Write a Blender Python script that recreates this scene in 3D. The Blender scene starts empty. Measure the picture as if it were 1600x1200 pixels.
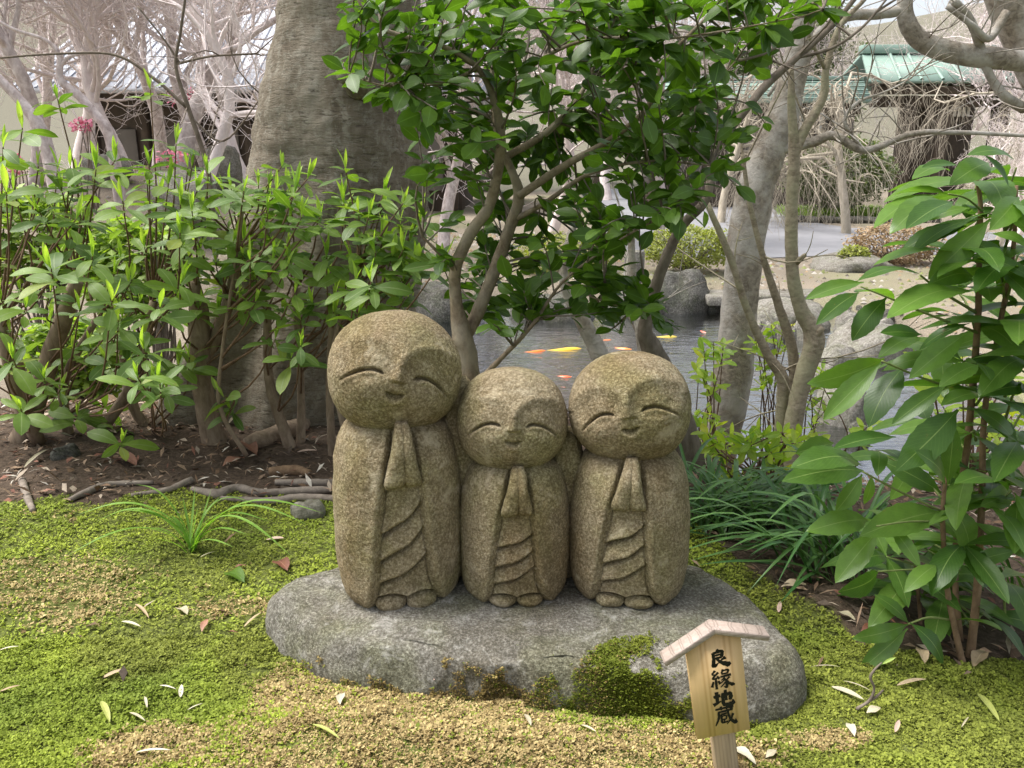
import bpy, math, random
import numpy as np
from mathutils import Vector, Matrix

# ------------------------------------------------------------------ camera, sky, sun, exposure
scene = bpy.context.scene
PITCH = math.radians(15.6)
F = 1256.0                       # focal length in pixels of a 1600 px wide frame
CAM = np.array([0.0, 0.0, 0.79])
cd = bpy.data.cameras.new('camera')
cam = bpy.data.objects.new('camera', cd)
scene.collection.objects.link(cam)
cam.location = CAM
cam.rotation_euler = (math.pi / 2 - PITCH, 0, 0)
cd.sensor_width = 36.0
cd.lens = 36.0 * F / 1600.0
cd.clip_start = 0.02
cd.clip_end = 2000
scene.camera = cam

SUN_EL, SUN_AZ = math.radians(62), math.radians(-78)   # azimuth from +Y, negative = left
world = bpy.data.worlds.new('World')
scene.world = world
world.use_nodes = True
wn = world.node_tree
sky = wn.nodes.new('ShaderNodeTexSky')
sky.sky_type = 'NISHITA'
sky.sun_disc = False
sky.sun_elevation = SUN_EL
sky.sun_rotation = SUN_AZ
sky.air_density = 1.0
sky.dust_density = 4.0
sky.ozone_density = 0.6
bg = wn.nodes['Background']
hs = wn.nodes.new('ShaderNodeHueSaturation')
hs.inputs['Saturation'].default_value = 0.38
wn.links.new(sky.outputs[0], hs.inputs['Color'])
wn.links.new(hs.outputs[0], bg.inputs['Color'])
bg.inputs['Strength'].default_value = 0.145

sl = bpy.data.lights.new('sun', 'SUN')
sl.energy = 2.8
sl.angle = math.radians(32)
sl.color = (1.0, 0.97, 0.93)
sun = bpy.data.objects.new('sun', sl)
scene.collection.objects.link(sun)
sdir = Vector((math.sin(SUN_AZ) * math.cos(SUN_EL), math.cos(SUN_AZ) * math.cos(SUN_EL), math.sin(SUN_EL)))
sun.rotation_euler = sdir.to_track_quat('Z', 'Y').to_euler()
sun.location = (-6, 3, 12)

vs = scene.view_settings
vs.view_transform = 'Standard'
vs.look = 'None'
vs.exposure = 1.0
vs.gamma = 1.0
vs.use_curve_mapping = False
scene.cycles.max_bounces = 8
scene.cycles.diffuse_bounces = 3
scene.cycles.glossy_bounces = 3
scene.cycles.transmission_bounces = 4
scene.cycles.transparent_max_bounces = 8

# ------------------------------------------------------------------ helpers: projection
FWD = np.array([0, math.cos(PITCH), -math.sin(PITCH)])
UP = np.array([0, math.sin(PITCH), math.cos(PITCH)])
def ray(px, py):
    return FWD + np.array([(px - 800) / F, 0, 0]) - (py - 600) / F * UP
def at(px, py, Y):
    d = ray(px, py)
    return CAM + d * (Y / d[1])
def gz(px, py, z):
    d = ray(px, py)
    return CAM + d * ((z - CAM[2]) / d[2])
def depth(p):
    return float(np.dot(np.asarray(p) - CAM, FWD))
def rad(wpx, p):
    return wpx * 0.5 / F * depth(p)
def project(P):
    Q = P - CAM
    dd = Q @ FWD
    dd = np.where(dd < 1e-3, 1e-3, dd)
    return 800 + F * Q[:, 0] / dd, 600 - F * (Q @ UP) / dd
def inpoly(x, y, poly):
    x = np.asarray(x, float); y = np.asarray(y, float)
    r = np.zeros(x.shape, bool)
    n = len(poly)
    for i in range(n):
        x1, y1 = poly[i]; x2, y2 = poly[(i + 1) % n]
        c = ((y1 > y) != (y2 > y)) & (x < (x2 - x1) * (y - y1) / (y2 - y1 + 1e-12) + x1)
        r ^= c
    return r

# ------------------------------------------------------------------ helpers: noise
def _hash(i, j, k, s):
    h = (i.astype(np.int64) * 374761393 + j.astype(np.int64) * 668265263 + k.astype(np.int64) * 2147483647 + s * 974711) & 0xffffffff
    h = ((h ^ (h >> 13)) * 1274126177) & 0xffffffff
    h = (h ^ (h >> 16)) & 0xffffffff
    return h.astype(np.float64) / 2147483647.5 - 1.0
def vnoise(P, s=0):
    P = np.asarray(P, float)
    I = np.floor(P).astype(np.int64); f = P - I
    f = f * f * (3 - 2 * f)
    o = 0
    for a in (0, 1):
        wa = f[:, 0] if a else 1 - f[:, 0]
        for b in (0, 1):
            wb = f[:, 1] if b else 1 - f[:, 1]
            for c in (0, 1):
                wc = f[:, 2] if c else 1 - f[:, 2]
                o = o + wa * wb * wc * _hash(I[:, 0] + a, I[:, 1] + b, I[:, 2] + c, s)
    return o
def fbm(P, octv=3, s=0):
    o = 0; amp = 1.0; P = np.asarray(P, float)
    for k in range(octv):
        o = o + amp * vnoise(P, s + k); P = P * 2.03 + 7.1; amp *= 0.5
    return o
def n2(x, y, sc, s=0, octv=2):
    x = np.atleast_1d(np.asarray(x, float)); y = np.atleast_1d(np.asarray(y, float))
    return fbm(np.stack([x * sc, y * sc, np.full_like(x, 0.37)], 1), octv, s)
def sst(a, b, x):
    t = np.clip((x - a) / (b - a), 0, 1)
    return t * t * (3 - 2 * t)

# ------------------------------------------------------------------ helpers: objects
C = scene.collection
def link(o):
    C.objects.link(o); return o
def tag(o, label=None, cat=None, group=None, kind=None):
    if label: o['label'] = label
    if cat: o['category'] = cat
    if group: o['group'] = group
    if kind: o['kind'] = kind
    return o
def thing(name, loc, label, cat, group=None):
    o = bpy.data.objects.new(name, None)
    o.empty_display_size = 0.05
    o.location = Vector(loc)
    link(o)
    return tag(o, label, cat, group)
def origin_of(p):
    v = Vector((0, 0, 0))
    while p is not None:
        v += p.location; p = p.parent
    return np.array(v)
def mesh(name, V, faces, mat=None, smooth=True, uv=None, col=None):
    """faces: list of int arrays (n,3)/(n,4)"""
    me = bpy.data.meshes.new(name)
    V = np.asarray(V, np.float32)
    if not isinstance(faces, (list, tuple)): faces = [faces]
    faces = [np.asarray(f, np.int32) for f in faces if len(f)]
    loops = np.concatenate([f.ravel() for f in faces])
    sizes = np.concatenate([np.full(len(f), f.shape[1], np.int32) for f in faces])
    starts = np.concatenate([[0], np.cumsum(sizes)[:-1]]).astype(np.int32)
    me.vertices.add(len(V)); me.vertices.foreach_set('co', V.ravel())
    me.loops.add(len(loops)); me.loops.foreach_set('vertex_index', loops)
    me.polygons.add(len(sizes))
    me.polygons.foreach_set('loop_start', starts)
    me.polygons.foreach_set('loop_total', sizes)
    if smooth: me.polygons.foreach_set('use_smooth', np.ones(len(sizes), bool))
    if uv is not None:
        l = me.uv_layers.new(name='UVMap')
        l.data.foreach_set('uv', np.asarray(uv, np.float32)[loops].ravel())
    if col is not None:
        c = me.color_attributes.new('tint', 'FLOAT_COLOR', 'POINT')
        cc = np.ones((len(V), 4), np.float32); cc[:, :3] = col
        c.data.foreach_set('color', cc.ravel())
    me.update(calc_edges=True); me.validate()
    if mat: me.materials.append(mat)
    return me
def obj(name, me, parent=None, loc=None):
    o = bpy.data.objects.new(name, me)
    link(o)
    if parent is not None: o.parent = parent
    if loc is not None: o.location = Vector(loc)
    return o
def put(name, V, faces, mat, parent=None, smooth=True, uv=None, col=None):
    """mesh given in world coordinates, made local to its parent chain"""
    V = np.asarray(V, float)
    if parent is not None: V = V - origin_of(parent)
    return obj(name, mesh(name, V, faces, mat, smooth, uv, col), parent)
def lay(name, V, faces, mat, label, cat, group=None, smooth=True, uv=None):
    """a one-mesh thing with its origin at its base"""
    V = np.asarray(V, float)
    b = np.array([V[:, 0].mean(), V[:, 1].mean(), V[:, 2].min()])
    o = obj(name, mesh(name, V - b, faces, mat, smooth, uv), None, b)
    return tag(o, label, cat, group)

def catmull(pts, n=6):
    P = np.asarray(pts, float)
    if len(P) < 3: n = max(n, 3)
    Q = np.vstack([2 * P[0] - P[1], P, 2 * P[-1] - P[-2]])
    out = []
    for i in range(1, len(Q) - 2):
        p0, p1, p2, p3 = Q[i - 1], Q[i], Q[i + 1], Q[i + 2]
        for t in np.linspace(0, 1, n, endpoint=False):
            out.append(0.5 * (2 * p1 + (p2 - p0) * t + (2 * p0 - 5 * p1 + 4 * p2 - p3) * t * t + (3 * p1 - p0 - 3 * p2 + p3) * t ** 3))
    out.append(P[-1])
    return np.array(out)
def tubes(P, R, sides=5):
    """P (N,K,3) polylines, R (N,K) radii -> verts, quads (vectorised)"""
    P = np.asarray(P, float); R = np.asarray(R, float)
    N, K = R.shape
    T = np.gradient(P, axis=1)
    T /= np.linalg.norm(T, axis=2, keepdims=True) + 1e-12
    mean = P[:, -1] - P[:, 0]
    ref = np.where((np.abs(mean[:, 2:3]) > 0.75 * np.linalg.norm(mean, axis=1, keepdims=True)), np.array([[0.0, 1.0, 0.13]]), np.array([[0.07, 0.1, 1.0]]))
    ref = np.repeat(ref[:, None, :], K, 1)
    A = np.cross(T, ref); A /= np.linalg.norm(A, axis=2, keepdims=True) + 1e-12
    B = np.cross(T, A)
    th = np.arange(sides) * 2 * math.pi / sides
    V = P[:, :, None, :] + R[:, :, None, None] * (np.cos(th)[None, None, :, None] * A[:, :, None, :] + np.sin(th)[None, None, :, None] * B[:, :, None, :])
    V = V.reshape(-1, 3)
    base = (np.arange(N) * K * sides)[:, None, None]
    ring = (np.arange(K - 1) * sides)[None, :, None]
    s = np.arange(sides)[None, None, :]; s2 = (np.arange(sides) + 1) % sides
    s2 = s2[None, None, :]
    q = np.stack([base + ring + s, base + ring + s2, base + ring + sides + s2, base + ring + sides + s], -1).reshape(-1, 4)
    return V, q[:, ::-1]
def tube1(pts, radii, sides=10, n=6, bumpy=0.0, seed=0):
    c = catmull(np.column_stack([np.asarray(pts, float), np.asarray(radii, float)]), n)
    P, R = c[:, :3], np.maximum(c[:, 3], 1e-4)
    P = np.vstack([P[0], P, P[-1]]); R = np.concatenate([[R[0] * 0.05], R, [R[-1] * 0.05]])
    V, q = tubes(P[None], R[None], sides)
    if bumpy:
        cen = np.repeat(P, sides, 0); d = V - cen
        rr = np.repeat(R, sides)
        V = V + d * (bumpy * fbm(V / (rr.mean() * 1.6 + 1e-6), 2, seed))[:, None]
    return V, q
def pxtube(spec, sides=10, n=6, bumpy=0.06, seed=0):
    P = [at(a[0], a[1], a[3]) for a in spec]
    R = [rad(a[2], p) for a, p in zip(spec, P)]
    return tube1(P, R, sides, n, bumpy, seed)
def join(parts):
    Vs, Fs, k = [], {}, 0
    for V, f in parts:
        fl = f if isinstance(f, list) else [f]
        for g in fl:
            Fs.setdefault(g.shape[1], []).append(np.asarray(g) + k)
        Vs.append(V); k += len(V)
    return np.vstack(Vs), [np.vstack(v) for v in Fs.values()]
def box(c, s, R=None, bev=0.0):
    """chamfered box, centre c, full size s"""
    h = np.asarray(s, float) / 2
    b = min(bev, h.min() * 0.9)
    if b <= 0:
        V = np.array([[x, y, z] for x in (-1, 1) for y in (-1, 1) for z in (-1, 1)], float) * h
        Fq = np.array([[0, 1, 3, 2], [4, 6, 7, 5], [0, 4, 5, 1], [2, 3, 7, 6], [0, 2, 6, 4], [1, 5, 7, 3]])
        fs = [Fq]
    else:
        V = []; idx = {}
        for x in (-1, 1):
            for y in (-1, 1):
                for z in (-1, 1):
                    for ax in range(3):
                        p = np.array([x, y, z], float) * (h - b); p[ax] = (x, y, z)[ax] * h[ax]
                        idx[(x, y, z, ax)] = len(V); V.append(p)
        V = np.array(V); q = []; t = []
        for ax in range(3):
            o = [a for a in range(3) if a != ax]
            for sg in (-1, 1):
                k = []
                for (u, v) in ((-1, -1), (1, -1), (1, 1), (-1, 1)):
                    k3 = [0, 0, 0]; k3[ax] = sg; k3[o[0]] = u; k3[o[1]] = v
                    k.append(idx[(*k3, ax)])
                q.append(k)
        for ax in range(3):
            o = [a for a in range(3) if a != ax]
            for u in (-1, 1):
                for v in (-1, 1):
                    k = []
                    for (sg, w) in ((-1, o[0]), (1, o[0]), (1, o[1]), (-1, o[1])):
                        k3 = [0, 0, 0]; k3[ax] = sg; k3[o[0]] = u; k3[o[1]] = v
                        k.append(idx[(*k3, w)])
                    q.append(k)
        for x in (-1, 1):
            for y in (-1, 1):
                for z in (-1, 1):
                    t.append([idx[(x, y, z, a)] for a in range(3)])
        q = np.array(q); t = np.array(t)
        def fix(fa):
            a = V[fa]; nrm = np.cross(a[:, 1] - a[:, 0], a[:, 2] - a[:, 0])
            fl = (nrm * a.mean(1)).sum(1) < 0
            fa[fl] = fa[fl][:, ::-1]; return fa
        fs = [fix(q), fix(t)]
    if R is not None: V = V @ np.asarray(R).T
    return V + np.asarray(c, float), fs
def rotz(a):
    c, s = math.cos(a), math.sin(a); return np.array([[c, -s, 0], [s, c, 0], [0, 0, 1.0]])
def roty(a):
    c, s = math.cos(a), math.sin(a); return np.array([[c, 0, s], [0, 1, 0], [-s, 0, c]])
def rotx(a):
    c, s = math.cos(a), math.sin(a); return np.array([[1, 0, 0], [0, c, -s], [0, s, c]])

# ------------------------------------------------------------------ helpers: materials
def newmat(name):
    m = bpy.data.materials.new(name); m.use_nodes = True
    nt = m.node_tree
    return m, nt, nt.nodes['Principled BSDF']
def N(nt, kind, **kw):
    n = nt.nodes.new(kind)
    for k, v in kw.items():
        if k.startswith('i_'): n.inputs[k[2:].replace('_', ' ')].default_value = v
        else: setattr(n, k, v)
    return n
def ramp(nt, src, stops):
    r = nt.nodes.new('ShaderNodeValToRGB')
    e = r.color_ramp.elements
    while len(e) < len(stops): e.new(0.5)
    for a, (p, c) in zip(e, stops):
        a.position = p; a.color = (*c, 1)
    nt.links.new(src, r.inputs[0]); return r.outputs[0]
def noise(nt, scale, detail=4, rough=0.6, vec=None, dist=0.0):
    n = nt.nodes.new('ShaderNodeTexNoise')
    n.inputs['Scale'].default_value = scale; n.inputs['Detail'].default_value = detail
    n.inputs['Roughness'].default_value = rough; n.inputs['Distortion'].default_value = dist
    if vec is not None: nt.links.new(vec, n.inputs['Vector'])
    return n.outputs['Fac']
def mix(nt, fac, a, b, mode='MIX'):
    m = nt.nodes.new('ShaderNodeMix'); m.data_type = 'RGBA'; m.blend_type = mode
    for sock, v in ((m.inputs[0], fac), (m.inputs[6], a), (m.inputs[7], b)):
        if isinstance(v, (int, float)): sock.default_value = v
        elif isinstance(v, tuple): sock.default_value = (*v, 1)
        else: nt.links.new(v, sock)
    return m.outputs[2]
def bump(nt, bsdf, h, strength=0.4, distance=0.01, prev=None):
    b = nt.nodes.new('ShaderNodeBump')
    b.inputs['Strength'].default_value = strength; b.inputs['Distance'].default_value = distance
    nt.links.new(h, b.inputs['Height'])
    if prev is not None: nt.links.new(prev, b.inputs['Normal'])
    nt.links.new(b.outputs[0], bsdf.inputs['Normal'])
    return b.outputs[0]
def gcoord(nt, scale=None, out='Object'):
    t = nt.nodes.new('ShaderNodeTexCoord')
    if scale is None: return t.outputs[out]
    m = nt.nodes.new('ShaderNodeMapping'); m.inputs['Scale'].default_value = scale
    nt.links.new(t.outputs[out], m.inputs[0]); return m.outputs[0]
def wcoord(nt, scale=(1, 1, 1)):
    g = nt.nodes.new('ShaderNodeNewGeometry')
    m = nt.nodes.new('ShaderNodeMapping'); m.inputs['Scale'].default_value = scale
    nt.links.new(g.outputs['Position'], m.inputs[0]); return m.outputs[0]

def simple(name, c, rough=0.8, c2=None, sc=20, bs=0.2, bd=0.005, spec=0.3, coord=None):
    m, nt, b = newmat(name)
    v = wcoord(nt) if coord is None else coord(nt)
    f = noise(nt, sc, 5, 0.65, v)
    c2 = c2 or tuple(x * 0.6 for x in c)
    nt.links.new(ramp(nt, f, [(0.3, c2), (0.7, c)]), b.inputs['Base Color'])
    b.inputs['Roughness'].default_value = rough
    b.inputs['Specular IOR Level'].default_value = spec
    if bs: bump(nt, b, noise(nt, sc * 3, 5, 0.7, v), bs, bd)
    return m

def stone_mat(name, dark, lite, green, gfac, speck=0.5, brown=(0.55, 0.48, 0.38), contrast=1.0, fs=270, pale=0.0, blotch=0.85):
    m, nt, b = newmat(name)
    v = wcoord(nt)
    big = noise(nt, 7, 4, 0.6, v, 0.3); fine = noise(nt, fs, 4, 0.8, v); mid = noise(nt, 34, 5, 0.7, v, 0.5)
    md = tuple(a * .62 + b_ * .38 for a, b_ in zip(dark, lite))
    w = 0.11 / contrast
    c = ramp(nt, fine, [(0.5 - 2 * w, tuple(x * 0.7 for x in dark)), (0.5 - .5 * w, dark), (0.5 + .6 * w, md), (0.5 + 2 * w, lite)])
    c = mix(nt, blotch, c, ramp(nt, mid, [(0.3, (0.55, 0.52, 0.46)), (0.5, (0.95, 0.94, 0.92)), (0.7, (1.3, 1.28, 1.24))]), 'MULTIPLY')
    gf = ramp(nt, big, [(0.45, (0, 0, 0)), (0.62, (gfac, gfac, gfac))])
    c = mix(nt, gf, c, mix(nt, 1.0, c, green, 'MULTIPLY'))
    st = noise(nt, 6, 5, 0.62, wcoord(nt, (1, 1, 0.4)), 0.6)
    c = mix(nt, ramp(nt, st, [(0.46, (0, 0, 0)), (0.64, (0.6, 0.6, 0.6))]), c, mix(nt, 1.0, c, brown, 'MULTIPLY'))
    if pale:
        lf = noise(nt, 16, 6, 0.75, v, 0.4)
        c = mix(nt, ramp(nt, lf, [(0.56, (0, 0, 0)), (0.66, (pale, pale, pale))]), c, tuple(x * 1.05 for x in lite))
    nt.links.new(c, b.inputs['Base Color'])
    b.inputs['Roughness'].default_value = 0.88
    b.inputs['Specular IOR Level'].default_value = 0.25
    p = bump(nt, b, noise(nt, 185, 4, 0.8, v), speck, 0.008)
    bump(nt, b, noise(nt, 55, 4, 0.65, v), 0.3, 0.005, p)
    return m

def leaf_mat(name, c1, c2, rib=(0.35, 0.42, 0.16), trans=0.3, rough=0.38, island=False, yellow=None, ribw=0.035, tc=None, coat=0.0):
    m, nt, b = newmat(name)
    if island:
        g = nt.nodes.new('ShaderNodeNewGeometry'); rnd = g.outputs['Random Per Island']
    else:
        g = nt.nodes.new('ShaderNodeObjectInfo'); rnd = g.outputs['Random']
    stops = [(0.0, c1), (0.8, c2)]
    if yellow: stops = [(0.0, c1), (0.75, c2), (0.93, c2), (1.0, yellow)]
    col = ramp(nt, rnd, stops)
    blot = noise(nt, 60, 4, 0.6, wcoord(nt))
    col = mix(nt, 0.35, col, ramp(nt, blot, [(0.35, (0.7, 0.72, 0.65)), (0.65, (1.2, 1.2, 1.1))]), 'MULTIPLY')
    bl = noise(nt, 38, 5, 0.7, wcoord(nt))
    col = mix(nt, ramp(nt, bl, [(0.66, (0, 0, 0)), (0.72, (0.7, 0.7, 0.7))]), col, (0.20, 0.15, 0.05))
    uvn = nt.nodes.new('ShaderNodeUVMap'); sep = nt.nodes.new('ShaderNodeSeparateXYZ')
    nt.links.new(uvn.outputs[0], sep.inputs[0])
    a = N(nt, 'ShaderNodeMath', operation='SUBTRACT'); nt.links.new(sep.outputs[0], a.inputs[0]); a.inputs[1].default_value = 0.5
    ab = N(nt, 'ShaderNodeMath', operation='ABSOLUTE'); nt.links.new(a.outputs[0], ab.inputs[0])
    rf = ramp(nt, ab.outputs[0], [(ribw * 0.5, (1, 1, 1)), (ribw * 1.3, (0, 0, 0))])
    # side veins: stripes along v - |u|
    s1 = N(nt, 'ShaderNodeMath', operation='MULTIPLY_ADD'); nt.links.new(ab.outputs[0], s1.inputs[0]); s1.inputs[1].default_value = -0.55
    nt.links.new(sep.outputs[1], s1.inputs[2])
    s2 = N(nt, 'ShaderNodeMath', operation='MULTIPLY'); nt.links.new(s1.outputs[0], s2.inputs[0]); s2.inputs[1].default_value = 95.0
    s3 = N(nt, 'ShaderNodeMath', operation='SINE'); nt.links.new(s2.outputs[0], s3.inputs[0])
    vf = ramp(nt, s3.outputs[0], [(0.80, (0, 0, 0)), (1.0, (0.10, 0.10, 0.10))])
    col = mix(nt, vf, col, rib)
    rr = N(nt, 'ShaderNodeMath', operation='MULTIPLY'); nt.links.new(rf, rr.inputs[0]); rr.inputs[1].default_value = 0.75
    col = mix(nt, rr.outputs[0], col, rib)
    nt.links.new(col, b.inputs['Base Color'])
    b.inputs['Roughness'].default_value = rough
    b.inputs['Specular IOR Level'].default_value = 0.45
    if coat:
        b.inputs['Coat Weight'].default_value = coat; b.inputs['Coat Roughness'].default_value = 0.3
    bump(nt, b, s3.outputs[0], 0.05, 0.001)
    tr = nt.nodes.new('ShaderNodeBsdfTranslucent')
    nt.links.new(mix(nt, 1.0, col, tc or (1.5, 1.7, 0.5), 'MULTIPLY'), tr.inputs[0])
    ms = nt.nodes.new('ShaderNodeMixShader'); ms.inputs[0].default_value = trans
    nt.links.new(b.outputs[0], ms.inputs[1]); nt.links.new(tr.outputs[0], ms.inputs[2])
    nt.links.new(ms.outputs[0], nt.nodes['Material Output'].inputs[0])
    return m
def tint_mat(name, rough=0.7, trans=0.0, var=0.3, sc=300, spec=0.3, bs=0.0):
    m, nt, b = newmat(name)
    a = nt.nodes.new('ShaderNodeAttribute'); a.attribute_name = 'tint'
    f = noise(nt, sc, 3, 0.6, wcoord(nt))
    col = mix(nt, var, a.outputs[0], ramp(nt, f, [(0.3, (0.45, 0.45, 0.45)), (0.7, (1.45, 1.45, 1.45))]), 'MULTIPLY')
    nt.links.new(col, b.inputs['Base Color'])
    b.inputs['Roughness'].default_value = rough; b.inputs['Specular IOR Level'].default_value = spec
    if bs: bump(nt, b, f, bs, 0.01)
    if trans:
        tr = nt.nodes.new('ShaderNodeBsdfTranslucent'); nt.links.new(col, tr.inputs[0])
        ms = nt.nodes.new('ShaderNodeMixShader'); ms.inputs[0].default_value = trans
        nt.links.new(b.outputs[0], ms.inputs[1]); nt.links.new(tr.outputs[0], ms.inputs[2])
        nt.links.new(ms.outputs[0], nt.nodes['Material Output'].inputs[0])
    return m
def bark_mat(name, c1, c2, sc=30, stretch=(1, 1, 0.3), bs=0.5, bd=0.006, lichen=None, lf=0.5):
    m, nt, b = newmat(name)
    v = wcoord(nt, stretch)
    f = noise(nt, sc, 6, 0.7, v, 0.4); g = noise(nt, sc * 0.22, 4, 0.6, wcoord(nt))
    col = ramp(nt, f, [(0.3, c1), (0.68, c2)])
    if lichen:
        col = mix(nt, ramp(nt, g, [(0.5 - 0.06, (0, 0, 0)), (0.62, (lf, lf, lf))]), col, lichen)
    nt.links.new(col, b.inputs['Base Color'])
    b.inputs['Roughness'].default_value = 0.9; b.inputs['Specular IOR Level'].default_value = 0.2
    bump(nt, b, f, bs, bd)
    return m

M = {}
M['statue'] = stone_mat('carved_stone', (0.275, 0.218, 0.128), (0.58, 0.495, 0.345), (0.82, 0.92, 0.60), 0.5, 1.0, (0.64, 0.53, 0.38), 1.45, 205, 0.6, 0.6)
M['slab'] = stone_mat('slab_stone', (0.175, 0.162, 0.132), (0.52, 0.50, 0.445), (0.76, 0.82, 0.54), 0.6, 1.0, (0.58, 0.53, 0.43), 1.2, 190, 0.75, 0.7)
M['rock'] = stone_mat('garden_rock', (0.17, 0.16, 0.14), (0.38, 0.36, 0.33), (0.7, 0.8, 0.55), 0.4, 0.5, (0.5, 0.46, 0.40), 1.0, 60, 0.4)
M['wetrock'] = stone_mat('wet_rock', (0.07, 0.068, 0.06), (0.25, 0.24, 0.22), (0.7, 0.8, 0.55), 0.5, 0.5, (0.5, 0.46, 0.40), 1.0, 60, 0.4)
M['ground'] = tint_mat('ground_soil', 0.95, 0, 0.75, 90, 0.1, 0.6)
M['moss'] = tint_mat('moss', 0.75, 0.22, 0.25, 500)
M['litter'] = tint_mat('leaf_litter', 0.8, 0.1, 0.4, 150)
M['camellia'] = leaf_mat('camellia_leaf', (0.045, 0.098, 0.012), (0.105, 0.19, 0.026), (0.14, 0.25, 0.06), 0.45, 0.40, False)
M['camellia_far'] = leaf_mat('camellia_leaf_mass', (0.045, 0.098, 0.012), (0.105, 0.19, 0.026), (0.14, 0.25, 0.06), 0.45, 0.40, True)
M['shrub_old'] = leaf_mat('shrub_leaf_old', (0.085, 0.16, 0.030), (0.19, 0.29, 0.05), (0.25, 0.33, 0.14), 0.36, 0.5, False, (0.25, 0.30, 0.06))
M['shrub_new'] = leaf_mat('shrub_leaf_young', (0.24, 0.38, 0.06), (0.42, 0.54, 0.12), (0.35, 0.5, 0.15), 0.42, 0.42, False)
M['ardisia'] = leaf_mat('broad_leaf', (0.05, 0.115, 0.022), (0.13, 0.235, 0.042), (0.24, 0.33, 0.11), 0.42, 0.33, False, None, 0.017)
M['azalea'] = leaf_mat('azalea_leaf', (0.20, 0.34, 0.04), (0.40, 0.50, 0.07), (0.4, 0.5, 0.15), 0.45, 0.42, False, (0.62, 0.58, 0.06))
M['liriope'] = leaf_mat('grass_blade', (0.035, 0.11, 0.022), (0.12, 0.24, 0.06), (0.12, 0.22, 0.1), 0.2, 0.33, False)
M['tuft'] = leaf_mat('tuft_blade', (0.14, 0.27, 0.04), (0.22, 0.38, 0.07), (0.25, 0.36, 0.1), 0.35, 0.4, False)
M['dry'] = leaf_mat('dry_leaf', (0.36, 0.25, 0.14), (0.62, 0.52, 0.38), (0.5, 0.4, 0.25), 0.1, 0.7, False, None, 0.03, (1, 1, 0.9))
M['pale'] = leaf_mat('pale_dry_leaf', (0.40, 0.35, 0.24), (0.56, 0.51, 0.39), (0.6, 0.55, 0.4), 0.1, 0.6, False, None, 0.03, (1, 1, 0.9))
M['redleaf'] = leaf_mat('red_brown_leaf', (0.16, 0.06, 0.035), (0.34, 0.17, 0.11), (0.3, 0.15, 0.1), 0.1, 0.6, False, None, 0.03, (1, 1, 0.9))
M['pinkdry'] = leaf_mat('pink_dry_leaf', (0.52, 0.36, 0.29), (0.6, 0.44, 0.36), (0.45, 0.3, 0.24), 0.1, 0.6, False, None, 0.03, (1, 1, 0.9))
M['greenfallen'] = leaf_mat('fallen_green_leaf', (0.36, 0.40, 0.10), (0.44, 0.46, 0.14), (0.5, 0.5, 0.2), 0.2, 0.5)
def big_bark():
    m, nt, b = newmat('big_trunk_bark')
    st = noise(nt, 9, 5, 0.65, wcoord(nt, (1, 1, 0.22)), 0.5); mott = noise(nt, 30, 6, 0.78, wcoord(nt, (1, 1, 0.8)), 0.4); cr = noise(nt, 42, 5, 0.7, wcoord(nt, (0.55, 0.55, 2.2)), 0.5)
    c = ramp(nt, st, [(0.3, (0.125, 0.10, 0.072)), (0.52, (0.215, 0.18, 0.135)), (0.72, (0.30, 0.265, 0.21))])
    c = mix(nt, ramp(nt, mott, [(0.48, (0, 0, 0)), (0.62, (.55, .55, .55))]), c, (0.37, 0.345, 0.285))
    c = mix(nt, ramp(nt, cr, [(0.34, (.8, .8, .8)), (0.44, (0, 0, 0))]), c, (0.075, 0.06, 0.045))
    nt.links.new(c, b.inputs['Base Color']); b.inputs['Roughness'].default_value = .92; b.inputs['Specular IOR Level'].default_value = .15
    p = bump(nt, b, cr, 0.7, 0.012); bump(nt, b, mott, 0.5, 0.006, p)
    return m
M['bigbark'] = big_bark()
M['cambark'] = bark_mat('camellia_bark', (0.11, 0.08, 0.052), (0.31, 0.245, 0.17), 50, (1, 1, 0.7), 0.7, 0.004, (0.42, 0.38, 0.30), .4)
M['greybark'] = bark_mat('pale_grey_bark', (0.13, 0.105, 0.08), (0.44, 0.385, 0.31), 38, (1, 1, 1.2), 0.9, 0.008, (0.58, 0.55, 0.50), 0.7)
M['thinbark'] = bark_mat('thin_tree_bark', (0.16, 0.125, 0.085), (0.42, 0.36, 0.265), 48, (1, 1, 1.6), 0.8, 0.005, (0.36, 0.36, 0.22), 0.5)
M['darkbark'] = bark_mat('dark_branch_bark', (0.10, 0.08, 0.06), (0.24, 0.20, 0.16), 40, (1, 1, 0.5), 0.3, 0.003)
M['shrubbark'] = bark_mat('shrub_bark', (0.15, 0.105, 0.07), (0.33, 0.255, 0.185), 45, (1, 1, 0.35), 0.4, 0.003)
M['shrubtwig'] = bark_mat('shrub_twig', (0.09, 0.055, 0.035), (0.22, 0.14, 0.09), 60, (1, 1, 0.35), 0.2, 0.002)
M['ardbark'] = bark_mat('red_brown_stem', (0.12, 0.075, 0.045), (0.27, 0.18, 0.11), 60, (1, 1, 0.5), 0.3, 0.002)
M['greenstem'] = bark_mat('green_stem', (0.12, 0.16, 0.05), (0.22, 0.26, 0.09), 60, (1, 1, 0.5), 0.1, 0.002)
M['bare'] = bark_mat('bare_plum_bark', (0.33, 0.26, 0.24), (0.76, 0.68, 0.65), 14, (1, 1, 0.7), 0.6, 0.02)
M['bare2'] = bark_mat('bare_cherry_bark', (0.58, 0.49, 0.47), (0.84, 0.76, 0.73), 12, (1, 1, 0.5), 0.2, 0.01)
M['bare3'] = bark_mat('weeping_twig_bark', (0.30, 0.265, 0.20), (0.52, 0.46, 0.37), 12, (1, 1, 0.5), 0.2, 0.01)
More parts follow.
